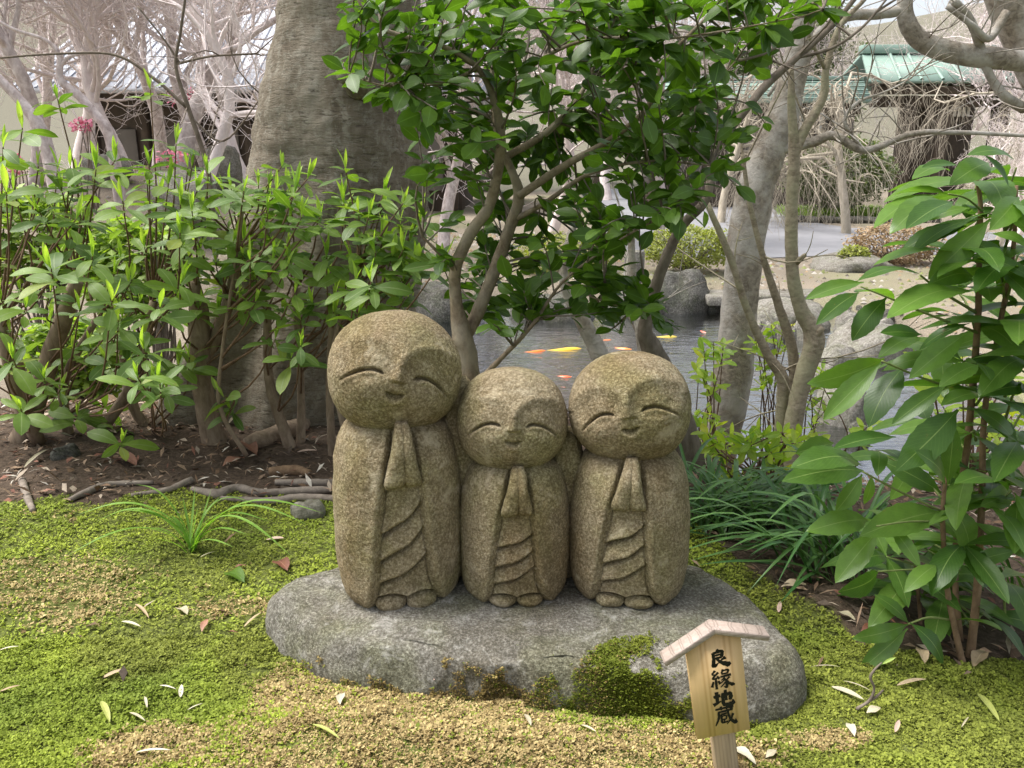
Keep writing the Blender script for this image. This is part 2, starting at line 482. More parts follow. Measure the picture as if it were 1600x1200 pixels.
M['root'] = bark_mat('root_bark', (0.13, 0.105, 0.085), (0.30, 0.255, 0.21), 40, (1, 1, 1), 0.5, 0.004)
M['wood'] = None
def wood_mat(name, c1, c2, c3, sc=55, mp=(1, 1, 0.06), bd='X'):
    m, nt, b = newmat(name)
    v = gcoord(nt, mp)
    w = nt.nodes.new('ShaderNodeTexWave'); w.bands_direction = bd
    w.inputs['Scale'].default_value = sc; w.inputs['Distortion'].default_value = 3.5; w.inputs['Detail'].default_value = 3
    w.inputs['Detail Scale'].default_value = 0.8
    nt.links.new(v, w.inputs['Vector'])
    f = noise(nt, 160, 4, 0.7, gcoord(nt, (1, 1, 0.05)))
    col = ramp(nt, w.outputs['Fac'], [(0.0, c1), (0.7, c1), (0.92, c2), (1.0, c1)])
    col = mix(nt, 0.6, col, ramp(nt, f, [(0.35, c3), (0.65, (1.1, 1.1, 1.1))]), 'MULTIPLY')
    nt.links.new(col, b.inputs['Base Color'])
    b.inputs['Roughness'].default_value = 0.6
    bump(nt, b, f, 0.2, 0.001)
    return m
M['board'] = wood_mat('sign_board_wood', (0.72, 0.49, 0.245), (0.55, 0.34, 0.145), (0.92, 0.90, 0.84), 9)
M['roofwood'] = wood_mat('weathered_roof_wood', (0.36, 0.29, 0.245), (0.21, 0.165, 0.135), (0.7, 0.67, 0.64), 45, (0.15, 1, 1), 'Z')
M['postwood'] = wood_mat('post_wood', (0.40, 0.30, 0.20), (0.24, 0.17, 0.11), (0.7, 0.66, 0.6), 60)
M['ink'] = simple('black_ink', (0.012, 0.011, 0.010), 0.5, bs=0)

# ------------------------------------------------------------------ terrain
PCX, PCY, PRX, PRY = 1.05, 6.75, 2.75, 3.15
WATER = -0.90
def pond_e(x, y):
    a = np.arctan2((y - PCY) / PRY, (x - PCX) / PRX)
    e = np.sqrt(((x - PCX) / PRX) ** 2 + ((y - PCY) / PRY) ** 2)
    return e / (1 + 0.06 * np.sin(3 * a + 0.6) + 0.04 * np.sin(7 * a))
def ground_z(x, y):
    x = np.asarray(x, float); y = np.asarray(y, float)
    sh = x.shape; xf, yf = x.ravel(), y.ravel()
    kx = sst(.25, .8, xf)
    near = sst(5.0, 2.5, yf) * (1 - kx) + sst(3.5, 2.05, yf) * kx
    L = -0.70 + 0.605 * near
    L = L + near * (0.018 * n2(xf, yf, 2.3, 3) + 0.006 * n2(xf, yf, 9, 5))
    L = L - 0.04 * sst(0.55, 1.1, xf) * near + 0.025 * sst(-0.6, -1.4, xf) * near * sst(1.2, 1.7, yf)
    L = L + .034 * np.exp(-(((xf + .06) / .22) ** 2 + ((yf - 1.02) / .085) ** 2)) + .02 * np.exp(-(((xf + .28) / .12) ** 2 + ((yf - 1.08) / .08) ** 2))
    left = sst(-1.6, -4.2, xf) * sst(5.0, 11.5, yf) * sst(23, 15, yf)
    L = L + left * (1.35 + 0.25 * n2(xf, yf, 0.5, 8) + .06 * n2(xf, yf, 2.5, 9))
    L = L + 17 * sst(40, 110, yf) + 0.3 * sst(34, 45, yf) * n2(xf, yf, 0.1, 11)
    L = L + 14 * sst(35, 110, np.abs(xf))
    t = sst(1.16, 0.96, pond_e(xf, yf))
    return (L * (1 - t) - 1.45 * t).reshape(sh)
SOIL_PX = [(-400, 560), (-400, 815), (60, 790), (170, 790), (230, 775), (330, 770), (430, 775), (520, 790), (640, 780), (1060, 800), (1180, 900), (1300, 960), (1340, 1010), (1480, 1035), (1640, 1040), (2200, 1100), (2200, 560)]
def soil_mask(P):
    px, py = project(P)
    j = 26 * n2(P[:, 0], P[:, 1], 7.0, 21)
    return inpoly(px + j, py + j * 0.7, SOIL_PX)
def axis(fine0, fine1, step, lo, hi, g):
    a = list(np.arange(fine0, fine1, step))
    v, s = fine1, step
    while v < hi: a.append(v); s *= g; v += s
    a.append(hi)
    v, s = fine0, step
    b = []
    while v > lo: s *= g; v -= s; b.append(v)
    return np.array(sorted(set(np.round(np.concatenate([b, a]), 5))))
gx = axis(-2.4, 2.6, 0.03, -330, 330, 1.09)
gy = axis(0.2, 3.6, 0.03, -20, 420, 1.05)
GX, GY = np.meshgrid(gx, gy)
GZ = ground_z(GX, GY)
GP = np.stack([GX.ravel(), GY.ravel(), GZ.ravel()], 1)
nx, ny = len(gx), len(gy)
ii, jj = np.meshgrid(np.arange(nx - 1), np.arange(ny - 1))
k = (jj * nx + ii).ravel()
GF = np.stack([k, k + 1, k + nx + 1, k + nx], 1)
sm = soil_mask(GP)
nearm = GP[:, 1] < 3.2
gc = np.empty((len(GP), 3))
tone = 0.5 + 0.5 * n2(GP[:, 0], GP[:, 1], 1.3, 31)
gc[:] = np.array([0.255, 0.215, 0.165])                       # far: pale dry earth
gc *= (0.7 + 0.5 * tone)[:, None]
gr = sst(.1, .9, n2(GP[:, 0], GP[:, 1], .55, 33))[:, None]
gc = gc * (1 - .6 * gr) + np.array([.20, .215, .10]) * .6 * gr
soil = np.array([0.085, 0.062, 0.045])
gc[GP[:, 1] < 4.6] = soil
mo = nearm & ~sm
gc[mo] = np.array([0.10, 0.115, 0.03])
pe = pond_e(GP[:, 0], GP[:, 1])
gc[pe < 1.06] = np.array([0.10, 0.10, 0.075])
gc[(GP[:, 1] > 40) | (np.abs(GP[:, 0]) > 38)] = np.array([0.17, 0.16, 0.12])
tag(obj('ground', mesh('ground', GP, GF, M['ground'], True, None, gc)), kind='structure')

# pond water
m, nt, b = newmat('pond_water')
nt.nodes.remove(b)
wv = wcoord(nt, (1.0, 2.6, 1.0))
nz = noise(nt, 2.0, 3, 0.5, wv, 0.8); nz2 = noise(nt, 14, 2, 0.5, wv, 0.3)
hsum = N(nt, 'ShaderNodeMath', operation='MULTIPLY_ADD'); nt.links.new(nz2, hsum.inputs[0]); hsum.inputs[1].default_value = 0.28; nt.links.new(nz, hsum.inputs[2])
bp = nt.nodes.new('ShaderNodeBump'); bp.inputs['Strength'].default_value = 0.22; bp.inputs['Distance'].default_value = 0.05
nt.links.new(hsum.outputs[0], bp.inputs['Height'])
gl = nt.nodes.new('ShaderNodeBsdfGlossy'); gl.inputs['Roughness'].default_value = 0.03; gl.inputs['Color'].default_value = (0.95, 0.97, 1, 1)
tp = nt.nodes.new('ShaderNodeBsdfTransparent'); tp.inputs[0].default_value = (0.42, 0.47, 0.38, 1)
fr = nt.nodes.new('ShaderNodeFresnel'); fr.inputs['IOR'].default_value = 1.7
nt.links.new(bp.outputs[0], gl.inputs['Normal']); nt.links.new(bp.outputs[0], fr.inputs['Normal'])
ms = nt.nodes.new('ShaderNodeMixShader')
fb = N(nt, 'ShaderNodeMath', operation='MULTIPLY'); fb.use_clamp = True; fb.inputs[1].default_value = 2.0; nt.links.new(fr.outputs[0], fb.inputs[0])
nt.links.new(fb.outputs[0], ms.inputs[0]); nt.links.new(tp.outputs[0], ms.inputs[1]); nt.links.new(gl.outputs[0], ms.inputs[2])
nt.links.new(ms.outputs[0], nt.nodes['Material Output'].inputs[0])
M['water'] = m
th = np.linspace(0, 2 * math.pi, 97)[:-1]
wr = 1.12
WV = [[PCX, PCY, WATER]] + [[PCX + PRX * wr * math.cos(t), PCY + PRY * wr * math.sin(t), WATER] for t in th]
tag(obj('pond', mesh('pond', np.array(WV), np.array([[0, 1 + i, 1 + (i + 1) % 96] for i in range(96)]), M['water'], True)), kind='structure')

# paved path on the far bank
M['path'] = simple('path_paving', (0.25, 0.25, 0.265), 0.7, (0.18, 0.18, 0.19), 1.2, 0.2, 0.01, 0.4)
PZ = -0.70
ppx = [(905, 298), (1060, 293), (1240, 292), (1246, 318), (1250, 345), (1330, 357), (1500, 362), (1780, 372), (1780, 398), (1420, 399), (1300, 400), (1200, 404), (1080, 402), (985, 396), (930, 350)]
pv = np.array([gz(x, y, PZ) for x, y in ppx])
pv[:, 2] = ground_z(pv[:, 0], pv[:, 1]) + 0.012
from mathutils.geometry import tessellate_polygon
ptri = np.array(tessellate_polygon([[Vector((p[0], p[1], 0)) for p in pv]]))
pn = np.cross(pv[ptri[:, 1]] - pv[ptri[:, 0]], pv[ptri[:, 2]] - pv[ptri[:, 0]])[:, 2]
ptri[pn < 0] = ptri[pn < 0][:, ::-1]
tag(obj('path', mesh('path', pv, ptri, M['path'], False)), kind='structure')

# ------------------------------------------------------------------ slab the statues stand on
SLABPX = [(413, 940, -.045), (428, 985, -.07), (478, 1032, -.08), (540, 1070, -.09), (610, 1092, -.1), (700, 1100, -.1), (800, 1108, -.1), (900, 1116, -.1), (1000, 1130, -.1), (1080, 1142, -.1), (1180, 1140, -.1), (1238, 1120, -.1), (1266, 1075, -.06), (1256, 1015, -.02), (1214, 960, -.01), (1172, 920, -.005), (1132, 885, 0), (1090, 866, 0), (1000, 858, 0), (800, 853, 0), (600, 856, 0), (530, 864, 0), (470, 880, 0), (430, 906, -.01)]
SO = np.array([gz(*p) for p in SLABPX])
SC = np.array([0.04, 1.28])
SANG = np.arctan2(SO[:, 1] - SC[1], SO[:, 0] - SC[0]); SRAD = 1.02 * np.hypot(SO[:, 0] - SC[0], SO[:, 1] - SC[1])
o_ = np.argsort(SANG); SANG, SRAD = SANG[o_], SRAD[o_]
def slab_R(t):
    return np.interp(t, np.concatenate([SANG - 2 * math.pi, SANG, SANG + 2 * math.pi]), np.tile(SRAD, 3))
def slab_z(x, y):
    x = np.asarray(x, float); y = np.asarray(y, float)
    t = np.arctan2(y - SC[1], x - SC[0]); s = np.hypot(x - SC[0], y - SC[1]) / (0.25 * slab_R(t - .06) + 0.5 * slab_R(t) + 0.25 * slab_R(t + .06))
    return slab_prof(s, t, x, y)
def slab_prof(s, t, x, y):
    s0 = 0.86 + 0.03 * np.sin(2 * t + 1) + 0.03 * np.sin(5 * t)
    q = np.clip((s - s0) / (1.0 - s0), 0, 1)
    z = -0.13 * (1 - np.sqrt(np.clip(1 - q ** 2.0, 0, 1))) - .012 * sst(.5, .9, s)
    xr, yr = np.ravel(x), np.ravel(y)
    nzv = (0.008 * n2(xr, yr, 6, 41) + 0.003 * n2(xr, yr, 28, 43) + .0012 * n2(xr, yr, 90, 45)).reshape(np.shape(x))
    lump = 0.022 * np.exp(-(((x - 0.42) / 0.13) ** 2 + ((y - 1.12) / 0.10) ** 2))
    z = z + nzv * sst(0.02, 0.3, s) + lump
    return np.where(s > 1.0, -9, z)
sth = np.linspace(0, 2 * math.pi, 281)[:-1]
ss = np.concatenate([np.linspace(0.02, 0.80, 40), np.linspace(0.81, 0.98, 34), [0.987, 0.993, 0.997, 1.0]])
TT, S2 = np.meshgrid(sth, ss)
RR = (0.25 * slab_R(TT - .06) + 0.5 * slab_R(TT) + 0.25 * slab_R(TT + .06))
X = SC[0] + S2 * RR * np.cos(TT); Y = SC[1] + S2 * RR * np.sin(TT)
Z = slab_prof(np.minimum(S2, 0.9999), TT, X, Y)
X = np.vstack([X, SC[0] + 0.97 * RR[-1:] * np.cos(TT[-1:])]); Y = np.vstack([Y, SC[1] + 0.97 * RR[-1:] * np.sin(TT[-1:])]); Z = np.vstack([Z, np.full((1, 280), -0.2)])
SV = np.stack([X.ravel(), Y.ravel(), Z.ravel()], 1)
nr = len(ss) + 1
q = np.array([[i * 280 + j, i * 280 + (j + 1) % 280, (i + 1) * 280 + (j + 1) % 280, (i + 1) * 280 + j] for i in range(nr - 1) for j in range(280)])[:, ::-1]
SV = np.vstack([SV, [[SC[0], SC[1], 0]]]); cidx = len(SV) - 1
tcap = np.array([[cidx, j, (j + 1) % 280] for j in range(280)])
SLABQ = q
SV += 0.007 * np.stack([fbm(SV * 13, 4, 51), fbm(SV * 13, 4, 52), .4 * fbm(SV * 22, 3, 53)], 1) * (np.arange(len(SV)) > 280 * 38)[:, None]
lay('base_stone', SV, [q, tcap], M['slab'], 'wide flat grey natural stone carrying the three carved figures', 'stone slab')

# ------------------------------------------------------------------ statues
def front_cols(n, share=0.72, half=1.35):
    nf = int(n * share); nb = n - nf
    a = np.linspace(-half, half, nf); b = np.linspace(half, 2 * math.pi - half, nb + 2)[1:-1]
    return np.concatenate([a, b])          # 0 = towards the camera
def grid_faces(nr, nc):
    i, j = np.meshgrid(np.arange(nr - 1), np.arange(nc), indexing='ij')
    a = (i * nc + j).ravel(); b_ = (i * nc + (j + 1) % nc).ravel()
    return np.stack([a, b_, b_ + nc, a + nc], 1)
def seg_d(px, py, pts):
    d = np.full(px.shape, 9.0)
    for (x1, y1), (x2, y2) in zip(pts[:-1], pts[1:]):
        L2 = (x2 - x1) ** 2 + (y2 - y1) ** 2
        t = np.clip(((px - x1) * (x2 - x1) + (py - y1) * (y2 - y1)) / L2, 0, 1)
        d = np.minimum(d, np.hypot(px - x1 - t * (x2 - x1), py - y1 - t * (y2 - y1)))
    return d
def statue(name, cx, cy, R, H, hx, hz, hr, roll, yaw, fold, label, seed, web=None):
    root = thing(name, (cx, cy, 0), label, 'statue', 'row of carved stone figures on the slab')
    R = R * 1.025
    root.rotation_euler = (0, 0, math.radians(yaw)); yaw = 0.0
    # ---- robe body
    nc, nrw = 310, 210
    th = front_cols(nc); v = np.concatenate([np.linspace(0, 1, nrw)])
    prof_v = [0, .015, .04, .09, .2, .4, .6, .78, .88, .95, 1.0]
    prof_r = [.85, .90, .93, .96, .988, 1.0, .985, .93, .86, .76, .55]
    TH, VV = np.meshgrid(th, v)
    pr = np.interp(VV, prof_v, prof_r)
    k5 = np.ones(9) / 9
    prs = np.convolve(np.pad(np.interp(v, prof_v, prof_r), 4, mode='edge'), k5, 'valid')
    pr = prs[:, None] * np.ones_like(TH)
    ux = np.sin(TH); uy = -np.cos(TH)
    sup = (np.abs(ux) ** 2.4 + np.abs(uy) ** 2.4) ** (-1 / 2.4)
    rad_ = R * pr * (0.35 + 0.65 * sup)
    u = rad_ * ux / R
    front = sst(0.15, 0.45, -uy)
    # panel between the sleeves
    lp = [(-.28, .70), (-.37, .46), (-.44, .18), (-.52, .0)]; rp = [(.28, .70), (.32, .46), (.41, .18), (.56, .0)]
    lx = np.interp(VV, [p[1] for p in lp[::-1]], [p[0] for p in lp[::-1]]); rx = np.interp(VV, [p[1] for p in rp[::-1]], [p[0] for p in rp[::-1]])
    # above hands the sleeves' inner edges run up to the neck
    lx = np.where(VV > .70, np.interp(VV, [.70, .98], [-.28, -.13]), lx); rx = np.where(VV > .70, np.interp(VV, [.70, .98], [.28, .20]), rx)
    d = np.zeros_like(u)
    inside = sst(0, .024, u - lx) * sst(0, .024, rx - u)
    d -= front * 0.12 * inside * sst(1.02, .93, VV)
    for e_ in (lx, rx):
        d -= front * 0.085 * np.exp(-((u - e_) / .026) ** 2) * sst(1.0, .93, VV)
        d += front * 0.020 * np.exp(-((u - e_ - np.sign(e_) * .08) / .07) ** 2) * sst(.98, .85, VV)
    # folds: overlapping steps, rising to the right, sagging
    w_ = np.clip((u - lx) / (rx - lx + 1e-6), 0, 1)
    step = np.zeros_like(u)
    for (va, vb) in fold:
        line = va + (vb - va) * w_ - 0.016 * np.sin(w_ * math.pi) + 0.005 * np.sin(w_ * 9 + va * 40)
        s_ = VV - line
        step += 0.100 * np.exp(-np.clip(s_, 0, 9) / .085) * (s_ > 0) * sst(0, .010, s_) - 0.11 * np.exp(-(s_ / .016) ** 2)
    d += front * inside * step
    # hem above the feet
    hem = 0.078 + 0.030 * np.abs(np.sin((w_ - 0.02) * 2 * math.pi)) ** 0.7 - 0.01
    sh = VV - hem
    d += front * inside * (-0.11 * sst(.012, -.012, sh) + 0.045 * np.exp(-(sh / .03) ** 2) * (sh > 0))
    # soft dent where the neck meets
    x = rad_ * ux; y = rad_ * uy; z = VV * H
    P = np.stack([x.ravel(), y.ravel(), z.ravel()], 1)
    rough = 0.0022 * fbm(P * 14 + seed, 2, seed) + 0.0005 * fbm(P * 90 + seed, 2, seed + 5) + 0.0004 * vnoise(P * 260, seed + 9)
    rn = 1 + (d.ravel() * R + rough) / np.maximum(rad_.ravel(), 1e-4)
    P[:, :2] *= rn[:, None]
    top = len(P); P = np.vstack([P, [[0, 0, H * 1.0]], [[0, 0, -0.004]]])
    fq = grid_faces(nrw, nc)
    cap = np.array([[top, (nrw - 1) * nc + j, (nrw - 1) * nc + (j + 1) % nc] for j in range(nc)])
    cap2 = np.array([[top + 1, (j + 1) % nc, j] for j in range(nc)])
    obj('robe', mesh('robe', P, [fq, cap[:, [0, 1, 2]], cap2], M['statue']), root)
    def fy(uu):      # y of the robe front at u
        return -R * math.sqrt(max(0.05, 1 - uu * uu)) * 0.985
    # ---- praying hands, left and right
    for sgn, pts in ((-1, [(.00, 1.03, .055, .055), (-.01, .98, .080, .07), (-.035, .90, .105, .085), (-.07, .81, .130, .09), (-.105, .735, .150, .08), (-.125, .70, .12, .03)]),
                     (1, [(.07, 1.03, .054, .055), (.085, .98, .074, .07), (.10, .90, .092, .083), (.125, .81, .112, .088), (.15, .74, .130, .076), (.165, .705, .10, .03)])):
        cc = catmull(np.array([(a * R, (fy(a) * 0.925 if b_ < .9 else fy(a) * (0.925 - (b_ - .9) * 1.1)), b_ * H, w * R, t * R) for a, b_, w, t in pts]), 9)
        cc = np.vstack([cc[:1] * [1, 1, 1, .1, .1] + [0, 0, .006 * H, 0, 0], cc, cc[-1:] * [1, 1, 1, .1, .1]])
        na = 26
        a = np.linspace(0, 2 * math.pi, na, endpoint=False)
        ca, sa = np.cos(a), np.sin(a)
        ca = np.sign(ca) * np.abs(ca) ** .8; sa = np.sign(sa) * np.abs(sa) ** .8
        HV = np.stack([cc[:, 0:1] + cc[:, 3:4] * ca, cc[:, 1:2] + cc[:, 4:5] * 1.55 * sa, np.repeat(cc[:, 2:3], na, 1)], -1).reshape(-1, 3)
        HV += (0.0012 * fbm(HV * 60 + seed, 2, seed + 3))[:, None]
        obj('hand', mesh('hand', HV, grid_faces(len(cc), na), M['statue']), root)
    # ---- feet
    for a0 in (-.225, .235):
        t1 = np.linspace(0, math.pi, 18); t2 = np.linspace(0, 2 * math.pi, 28, endpoint=False)
        A, B = np.meshgrid(t1, t2, indexing='ij')
        FV = np.stack([a0 * R + .235 * R * np.sin(A) * np.cos(B), fy(a0) * .765 + .17 * R * np.sin(A) * np.sin(B), .030 * H + .050 * H * np.cos(A)], -1).reshape(-1, 3)
        FV += (0.0016 * fbm(FV * 50 + seed, 2, seed + 4))[:, None]
        obj('foot', mesh('foot', FV, grid_faces(18, 28), M['statue']), root)
    # ---- head
    nc, nrw = 340, 230
    th = front_cols(nc, .8, 1.2); lat = np.linspace(0.004, math.pi - 0.004, nrw)
    TH, LA = np.meshgrid(th, lat)
    e = 2.18
    dx, dy, dz = np.sin(LA) * np.sin(TH), -np.sin(LA) * np.cos(TH), np.cos(LA)
    rs = (np.abs(dx) ** e + np.abs(dy) ** e + np.abs(dz) ** e) ** (-1 / e)
    D = np.stack([dx, dy, dz], -1)
    # face frame: yaw about z, then roll about the view axis
    ca, sa = math.cos(roll), math.sin(roll); cy_, sy_ = math.cos(yaw), math.sin(yaw)
    al = math.radians(14)
    r0 = np.array([cy_, sy_, 0]); f0 = np.array([sy_ * math.cos(al), -cy_ * math.cos(al), math.sin(al)]); u0 = np.cross(r0, -f0)
    if u0[2] < 0: u0 = -u0
    right = r0 * ca - u0 * sa; upv = r0 * sa + u0 * ca
    a = (D @ right) * rs; bb = (D @ upv) * rs
    f = sst(0.05, 0.4, D @ f0)
    disp = np.zeros_like(a)
    a_ = np.abs(a)
    # brows and sockets
    ex = (a_ - .46) / .42; ey = (bb - .06) / np.where(bb > .06, .37, .34)
    ee = ex ** 2 + ey ** 2
    disp -= 0.050 * sst(1.12, .25, ee) * sst(-.32, .02, bb)
    disp += 0.014 * np.exp(-((np.sqrt(ee) - 1.12) / .16) ** 2) * (bb > .1)
    # nose ridge and tip
    nw = np.interp(bb, [-.16, -.08, .1, .4], [.098, .090, .075, .13])
    nose = np.exp(-(a / nw) ** 2) * sst(-.150, -.105, bb) * sst(.55, .0, bb)
    disp += 0.074 * nose
    disp -= 0.018 * np.exp(-((bb + .158) / .025) ** 2 - (a / .10) ** 2)
    # cheeks
    disp += 0.022 * np.exp(-((a_ - .42) / .26) ** 2 - ((bb + .30) / .20) ** 2)
    # closed eyes
    line = 0.0 - 1.55 * (a_ - .39) ** 2 - .012
    taper = sst(.205, .30, a_) * sst(.80, .62, a_)
    de = (bb - line) / np.sqrt(1 + (3.1 * (a_ - .39)) ** 2)
    disp -= 0.125 * np.exp(-(de / (.015 + .010 * taper)) ** 2) * taper ** .7
    disp += 0.020 * np.exp(-((de + .055) / .04) ** 2) * taper
    # smile
    ml = -.385 + 3.8 * a ** 2
    mt = sst(.15, .05, a_)
    disp -= 0.12 * np.exp(-((bb - ml - .012 * mt) / (.016 + .022 * mt)) ** 2) * sst(.155, .10, a_)
    disp += 0.022 * np.exp(-((bb - ml + .075) / .04) ** 2) * mt
    disp *= f
    P = D * rs[..., None]
    P = (P * np.array([hr[0], hr[0] * .94, hr[1]])).reshape(-1, 3)
    # flatter underside
    P[:, 2] = np.where(P[:, 2] < 0, P[:, 2] * (1 - 0.06 * np.clip(-P[:, 2] / hr[1], 0, 1)), P[:, 2])
    rough = 0.0020 * fbm(P * 12 + seed * 2, 2, seed + 30) + 0.0004 * fbm(P * 90 + seed, 2, seed + 35) + 0.0004 * vnoise(P * 260, seed + 39)
    P = P * (1 + (disp.ravel() * hr[0] + rough) / hr[0])[:, None]
    P += np.array([hx, 0.004, hz])
    fq = grid_faces(nrw, nc)[:, ::-1]
    obj('head', mesh('head', P, fq, M['statue']), root)
    if web:
        t1 = np.linspace(0, math.pi, 24); t2 = np.linspace(0, 2 * math.pi, 30, endpoint=False)
        A, B = np.meshgrid(t1, t2, indexing='ij')
        WV_ = np.stack([np.sign(np.cos(B)) * np.abs(np.cos(B)) ** .6 * np.sin(A) ** .5 * web[1], np.sign(np.sin(B)) * np.abs(np.sin(B)) ** .6 * np.sin(A) ** .5 * .05, np.cos(A) * web[2] / 2 + web[2] / 2], -1).reshape(-1, 3)
        WV_ += (0.003 * fbm(WV_ * 40, 3, seed + 8))[:, None]
        c_, s_ = math.cos(-root.rotation_euler[2]), math.sin(-root.rotation_euler[2])
        WV_ = WV_ + np.array([web[0], .035, 0])
        WV_[:, :2] = np.stack([c_ * WV_[:, 0] - s_ * WV_[:, 1], s_ * WV_[:, 0] + c_ * WV_[:, 1]], 1)
        obj('stone_web', mesh('stone_web', WV_, grid_faces(24, 30)[:, ::-1], M['statue']), root)
    return root
statue('stone_figure', -0.215, 1.402, .118, .345, .004, .418, (.120, .112), math.radians(14.5), 13.0, [(.44, .60), (.29, .46), (.15, .31)],
       'tallest praying stone figure, round head tilted to the right, at left', 3, (.118, .035, .40))
statue('stone_figure', 0.004, 1.402, .1035, .262, -.004, .328, (.1015, .098), math.radians(2), 2.0, [(.45, .55), (.30, .43), (.16, .31)],
       'shortest praying stone figure with upright head in the middle', 17)
statue('stone_figure', 0.222, 1.402, .111, .280, -.008, .353, (.1115, .103), math.radians(-13), -10.5, [(.45, .59), (.30, .46), (.16, .32)],
       'praying stone figure on the right, head leaning towards the short middle one', 29, (-.118, .035, .30))

# ------------------------------------------------------------------ wooden sign
def sign():
    Y0 = 0.985
    c = at(1121, 1072, Y0)
    roll = math.radians(-9.6)
    sc = depth(c) / F
    W, Hh, T = 85 * sc, 172 * sc, 0.012
    root = bpy.data.objects.new('sign_post', None); root.empty_display_size = .05; link(root)
    R = rotz(math.radians(4)) @ roty(roll)
    base = c - R @ np.array([0, 0, 0.20])
    root.location = Vector(base); root.rotation_euler = Matrix(R.tolist()).to_euler()
    tag(root, 'small roofed wooden sign on a stake in front of the slab', 'sign')
    zc = 0.20
    # board with a gabled top
    w2 = W / 2; t2 = T / 2; zb = zc - Hh / 2; ze = zc + Hh / 2 - 0.002; zr = ze + 0.017
    prof = np.array([(-w2, zb), (w2, zb), (w2, ze), (0.004, zr), (-w2, ze)])
    V = np.vstack([np.column_stack([prof[:, 0], np.full(5, -t2), prof[:, 1]]), np.column_stack([prof[:, 0], np.full(5, t2), prof[:, 1]])])
    board = obj('board', mesh('board', V, [np.array([[0, 1, 2, 3, 4]]), np.array([[9, 8, 7, 6, 5]]), np.array([[i, 5 + i, 5 + (i + 1) % 5, (i + 1) % 5] for i in range(5)])], M['board'], False), root)
    # stake
    Vp, fp = box((0.002, 0.012, zb - 0.10 + 0.04), (0.034, 0.020, 0.30), None, .002)
    obj('stake', mesh('stake', Vp, fp, M['postwood'], False), root)
    # two roof boards meeting at the ridge
    for sg, L, sl in ((-1, 0.083, 0.50), (1, 0.080, 0.36)):
        a = math.atan(sl)
        thick = 0.0085; dp = 0.026
        x0, z0 = 0.001 * sg, zr + 0.0125
        dirv = np.array([sg * math.cos(a), 0, -math.sin(a)]); nrm = np.array([sg * math.sin(a), 0, math.cos(a)])
        cc = np.array([x0, -0.006, z0]) + dirv * L / 2 - nrm * thick / 2
        Rm = np.stack([dirv * sg, np.array([0, 1, 0]), nrm], 1)
        # mitre at the ridge: skew the inner end
        Vr, fr2 = box((0, 0, 0), (L, dp, thick), None, .0012)
        inner = (Vr[:, 0] * sg) < 0
        Vr[inner, 0] += sg * (-1) * Vr[inner, 2] * math.tan(a) * 0.95
        Vr = Vr @ Rm.T + cc
        o = obj('roof_board', mesh('roof_board', Vr, fr2, M['roofwood'], False), root)
    # brush characters
    K = {}
    K['ryo'] = [[(.47, .0, .6), (.56, .13, 1.1)], [(.28, .16, .9), (.29, .5, .9), (.27, .9, 1.2), (.50, .76, .3)], [(.28, .19, .8), (.70, .14, 1.0), (.68, .47, .8)], [(.3, .33, .6), (.66, .30, .7)], [(.3, .49, .7), (.68, .46, .8)], [(.86, .50, 1.1), (.62, .64, .4)], [(.44, .52, .7), (.62, .74, 1.0), (.98, .93, 1.6), (1.0, .95, .3)]]
    K['en'] = [[(.26, .03, 1), (.11, .2, .7), (.28, .25, .6)], [(.40, .14, .9), (.10, .42, .7), (.40, .40, .7)], [(.33, .31, .6), (.43, .47, 1.1)], [(.25, .42, .9), (.25, .98, 1.0)], [(.13, .56, .7), (.03, .84, 1.1)], [(.36, .56, .7), (.44, .74, 1.1)], [(.63, .02, .8), (.55, .22, .7)], [(.58, .10, .7), (.88, .08, .8), (.82, .26, .8)], [(.54, .25, .7), (.82, .24, .7)], [(.48, .38, .8), (1.0, .34, 1.1)], [(.70, .36, .7), (.62, .48, .6), (.50, .55, .4)], [(.62, .45, .7), (.75, .62, .9), (.73, .93, 1.1), (.60, .88, .3)], [(.68, .53, .7), (.46, .70, .4)], [(.73, .65, .7), (.44, .90, .4)], [(.92, .43, .9), (.76, .57, .4)], [(.74, .55, .6), (.86, .74, 1.0), (1.05, .86, 1.5), (1.06, .88, .3)]]
    K['chi'] = [[(.04, .38, .8), (.38, .33, 1.0)], [(.21, .10, 1.0), (.21, .72, .9)], [(.0, .82, 1.2), (.38, .66, .4)], [(.40, .46, .8), (.84, .29, 1.1), (.86, .58, 1.0), (.76, .60, .3)], [(.64, .05, .9), (.64, .66, .8)], [(.50, .20, .8), (.49, .78, 1.0), (.62, .90, 1.1), (.94, .87, 1.3), (.97, .66, .3)]]
    K['zou'] = [[(.06, .15, .8), (.96, .10, 1.0)], [(.34, .02, .9), (.36, .22, .7)], [(.66, .0, .9), (.60, .21, .6)], [(.17, .31, .8), (.90, .26, .9)], [(.21, .30, .9), (.18, .62, .9), (.0, .98, .5)], [(.32, .42, .8), (.32, .86, .8)], [(.32, .42, .7), (.60, .40, .7)], [(.36, .53, .5), (.55, .52, .6), (.54, .69, .6), (.36, .70, .5)], [(.45, .42, .5), (.45, .53, .5)], [(.45, .70, .5), (.45, .86, .5)], [(.31, .87, .7), (.62, .84, .7)], [(.64, .20, .9), (.69, .56, .9), (.82, .82, 1.2), (.99, .95, 1.4), (1.0, .76, .3)], [(.90, .46, .9), (.77, .72, .7), (.55, .97, .4)], [(.77, .14, .7), (.90, .23, 1.1)]]
    size = 32 * sc
